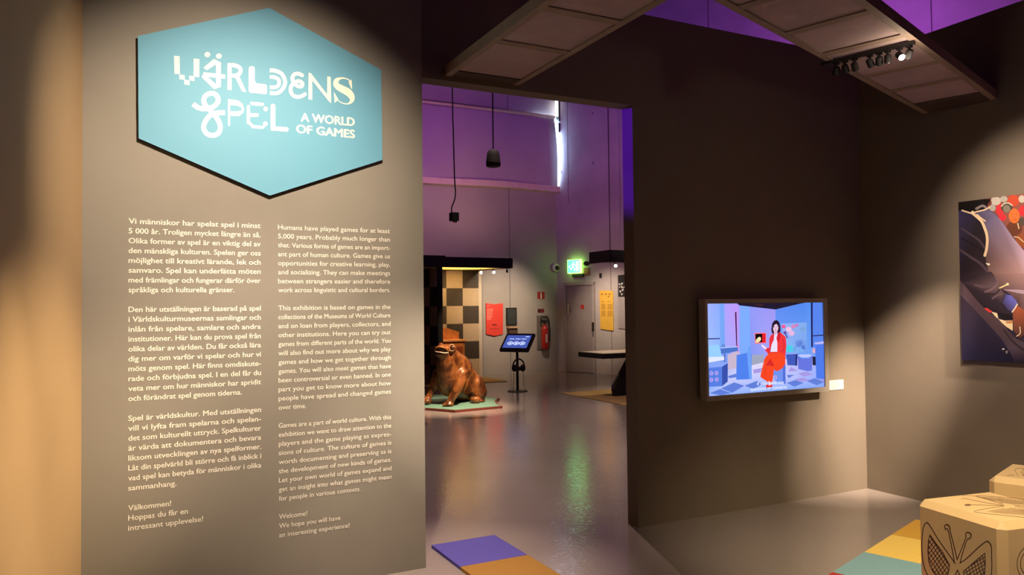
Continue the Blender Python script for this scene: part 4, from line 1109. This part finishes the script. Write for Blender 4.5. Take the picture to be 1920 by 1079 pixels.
S.stroke([(900, 432), (760, 385), (640, 352), (700, 348), (900, 362), (1100, 385), (1230, 410), (1180, 436), (1000, 438)], W_, layer=0); S.stroke([(508, 340), (700, 362), (880, 428)], 3, layer=0)
h1 = [(735, 492), (860, 466), (980, 460), (1180, 478), (1240, 505), (1160, 528), (960, 520), (800, 506)]
h2 = [(650, 356), (800, 360), (1000, 382), (1150, 405), (1110, 428), (1000, 430), (880, 415)]
clipped_hatch(S, h1, ((.95, -.18), ), 9, 3.5); clipped_hatch(S, h2, ((.95, .2), (.9, -.3)), 10, 3)
S.mb.build('top_engraving', M('engraved_line_pale', (.20, .11, .05), .7, noise=.2), q1)
# ring motif on the side facing the far right
S = Sheet(lambda x, y: K1 + cb_ * x + V((0, 0, y)), -ca)
for cx_, cz_ in ((.155, .30), (.33, .30), (.155, .13), (.33, .13)):
    for r_ in (.075, .055):
        S.stroke([(cx_ + r_ * math.cos(2 * PI * i / 16), cz_ + r_ * math.sin(2 * PI * i / 16)) for i in range(16)], .0035, closed=True, layer=0)
S.mb.build('ring_engraving', m_line, q1)
LQ = hit(1852, 903, (0, 0, SZ - CH + LIFT), (0, 0, 1))
K2 = V((LQ.x, LQ.y, LIFT))
q2 = thing('seat_cube', K2 + E1 * SZ / 2 - E2 * SZ / 2, 'tan seat cube behind the butterfly cube, against the right wall', 'stool', 'cardboard seat cubes')
cube_mesh(K2, E1, -E2).build('body', m_card, q2)
S = Sheet(lambda x, y: K2 - E2 * x + V((0, 0, y)), -E1)
for r_ in (.155, .125): S.stroke([(.26 + r_ * math.cos(2 * PI * i / 20), .225 + r_ * math.sin(2 * PI * i / 20)) for i in range(20)], .0035, closed=True, layer=0)
S.mb.build('ring_engraving', m_line, q2)
S = Sheet(face_top, (0, 0, 1))
for q in ([(930, 163), (955, 155), (990, 160)], [(1030, 168), (1010, 130), (1000, 108), (1020, 96), (1050, 92), (1090, 96)], [(1084, 165), (1070, 120), (1078, 100)], [(1055, 128), (1078, 165)]): S.stroke(q, 4, layer=0)
S.mb.build('top_engraving', MATS['engraved_line_pale'], q2)

# ------------------------------------------------------------------ carpets of coloured squares
def sqmat(n, c): return M('carpet_' + n, c, .95, noise=.07, nscale=120, bump=.25, bscale=500, spec=.2)
c_pur, c_och, c_red, c_teal, c_yel, c_ora = (sqmat(*q) for q in (('violet', (.10, .08, .38)), ('ochre', (.32, .16, .04)), ('red', (.50, .05, .05)), ('teal', (.25, .45, .52)), ('yellow', (.95, .66, .16)), ('orange', (.74, .42, .07))))
r1 = MB()
xa_, xb_, yt = 1.715, 2.150, 4.522
for i, mi in enumerate((0, 1, 2, 3)):
    r1.box((xa_, yt - .457 * (i + 1) + .0008, .001), (xb_, yt - .457 * i - .0008, .02), mi)
tag(r1.build('carpet', [c_pur, c_och, c_teal, c_red]), 'carpet runner of violet and ochre squares crossing the doorway', 'carpet')
r2 = MB()
B0 = onZ(1672, 1003, .012); B0.z = 0
cols = {(0, 0): 4, (0, -1): 3, (0, -2): 2, (0, -3): 1, (0, 1): 2}
for i in range(-4, 2):
    for j in range(0, 4):
        p = B0 + E1 * (.472 * i) - E2 * (.472 * j)
        mi = cols.get((j, i), [0, 4, 2, 1, 3][(i * 2 + j * 3) % 5])
        c0 = p + E1 * .236 - E2 * .236
        if max((c0 + E1 * .236 * s1 + E2 * .236 * s2).x for s1 in (-1, 1) for s2 in (-1, 1)) > XR - .01: continue
        r2.obox(V((c0.x, c0.y, .0065)), E1 * .2355, E2 * .2355, (0, 0, .0055), mi)
tag(r2.build('carpet', [c_pur, c_red, c_teal, c_yel, c_ora]), 'carpet of red, teal and yellow squares under the seat cubes', 'carpet')

# ------------------------------------------------------------------ overhead lattice panels and track lights
m_rail = M('raft_rail', (.28, .20, .16), .7, noise=.1)
m_raft = M('raft_board', (.72, .58, .57), .85, noise=.12, nscale=6, bump=.4, bscale=40, translucent=.5)
ZR = 2.90
def raft(o, ax, ay, L, Wd_, bars, label, dark_end):
    """suspended ceiling panel: rails along ax, cross bars at the given distances"""
    t = thing('ceiling_panel', o, label, 'ceiling panel')
    up = V((0, 0, 1))
    for s_ in (0, 1):
        MB().obox(o + ax * (L / 2) + ay * (.02 + s_ * (Wd_ - .04)) + up * .03, ax * (L / 2), ay * .02, up * .03).build('rail', m_rail, t)
    for d in bars:
        MB().obox(o + ax * d + ay * (Wd_ / 2) + up * .03, ax * .03, ay * (Wd_ / 2 - .041), up * .029).build('cross_bar', m_rail, t)
    MB().obox(o + ax * (L / 2) + ay * (Wd_ / 2) + up * .012, ax * (L / 2 - .001), ay * (Wd_ / 2 - .041), up * .004).build('board', m_raft, t)
    MB().obox(o + ax * dark_end / 2 + ay * (Wd_ / 2) + up * .0045, ax * (dark_end / 2), ay * (Wd_ / 2 - .041), up * .0035).build('end_shade', M('raft_end_shade', (.07, .045, .04), .8, noise=.1), t)  # dark strip laid in for the shaded gap at the wall
    return t
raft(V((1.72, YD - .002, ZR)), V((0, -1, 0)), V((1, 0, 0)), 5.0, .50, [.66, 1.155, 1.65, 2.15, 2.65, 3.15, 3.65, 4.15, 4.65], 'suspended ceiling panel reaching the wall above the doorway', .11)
R0 = V((5.285, 3.63, ZR))
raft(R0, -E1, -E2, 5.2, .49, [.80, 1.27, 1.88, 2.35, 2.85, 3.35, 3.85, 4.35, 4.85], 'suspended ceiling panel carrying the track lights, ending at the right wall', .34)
ta, tb_ = onZ(1541, 121, ZR - .01), onZ(1715, 79, ZR - .01)
tk = MB()
tk.obox((ta + tb_) / 2, (tb_ - ta) / 2, (tb_ - ta).normalized().cross(V((0, 0, 1))) * .012, (0, 0, .0095))
tag(tk.build('light_track', m_black), 'black light track across the underside of the right ceiling panel', 'light track')
LB = ['first track spotlight from the track left end', 'second track spotlight from the track left end', 'third track spotlight from the track left end', 'fourth track spotlight, just right of the wide gap in the row', 'fifth track spotlight from the track left end, tilted down', 'sixth track spotlight, tallest, left of the glowing one', 'glowing track spotlight, the only one showing its bright lens', 'last track spotlight, at the right wall end of the track']
for i, (px, py) in enumerate([(1568, 123), (1584, 119), (1602, 116), (1630, 110), (1648, 107.5), (1664, 101), (1686, 102), (1705, 94)]):
    dirn = (tb_ - ta).normalized()
    best = min((ta + (tb_ - ta) * (q / 200) for q in range(201)), key=lambda p: abs(960 + FPX * (p - EYE).dot(RT) / (p - EYE).dot(FW) - px))
    x, y, z = best.x, best.y, ZR - .0205
    t = thing('track_spotlight', (x, y, z), LB[i], 'spotlight', 'track spotlights')
    MB().box((x - .012, y - .012, z - .012), (x + .012, y + .012, z)).tube([(x, y, z - .012), (x, y, z - .03)], .006, 8).build('adapter', m_black, t)
    tilt = [V((.5, .6, -1)), V((.7, .3, -1)), V((.7, .2, -1)), V((.8, 0, -1)), V((.6, .5, -1)), V((.2, .2, -1)), V((-.3, -.8, -.75)), V((.3, .7, -1))][i].normalized()
    c0 = V((x, y, z - .042))
    hd = MB().tube([c0 - tilt * .02, c0 - tilt * .014, c0 + tilt * .022, c0 + tilt * .026], [.012, .018, .019, .019], 14)
    hd.build('head', m_black_matt, t, smooth=True)
    ln = MB().tube([c0 + tilt * .0255, c0 + tilt * .0275], .0165, 14)
    ln.build('lens', M('lens_lit', (1, .93, .8), .3, emit=25, noise=.02) if i == 6 else M('lens_dark', (.03, .025, .025), .2, noise=.1), t)
    if i == 6: point(c0 + tilt * .12, 2.4, WARM, .03)
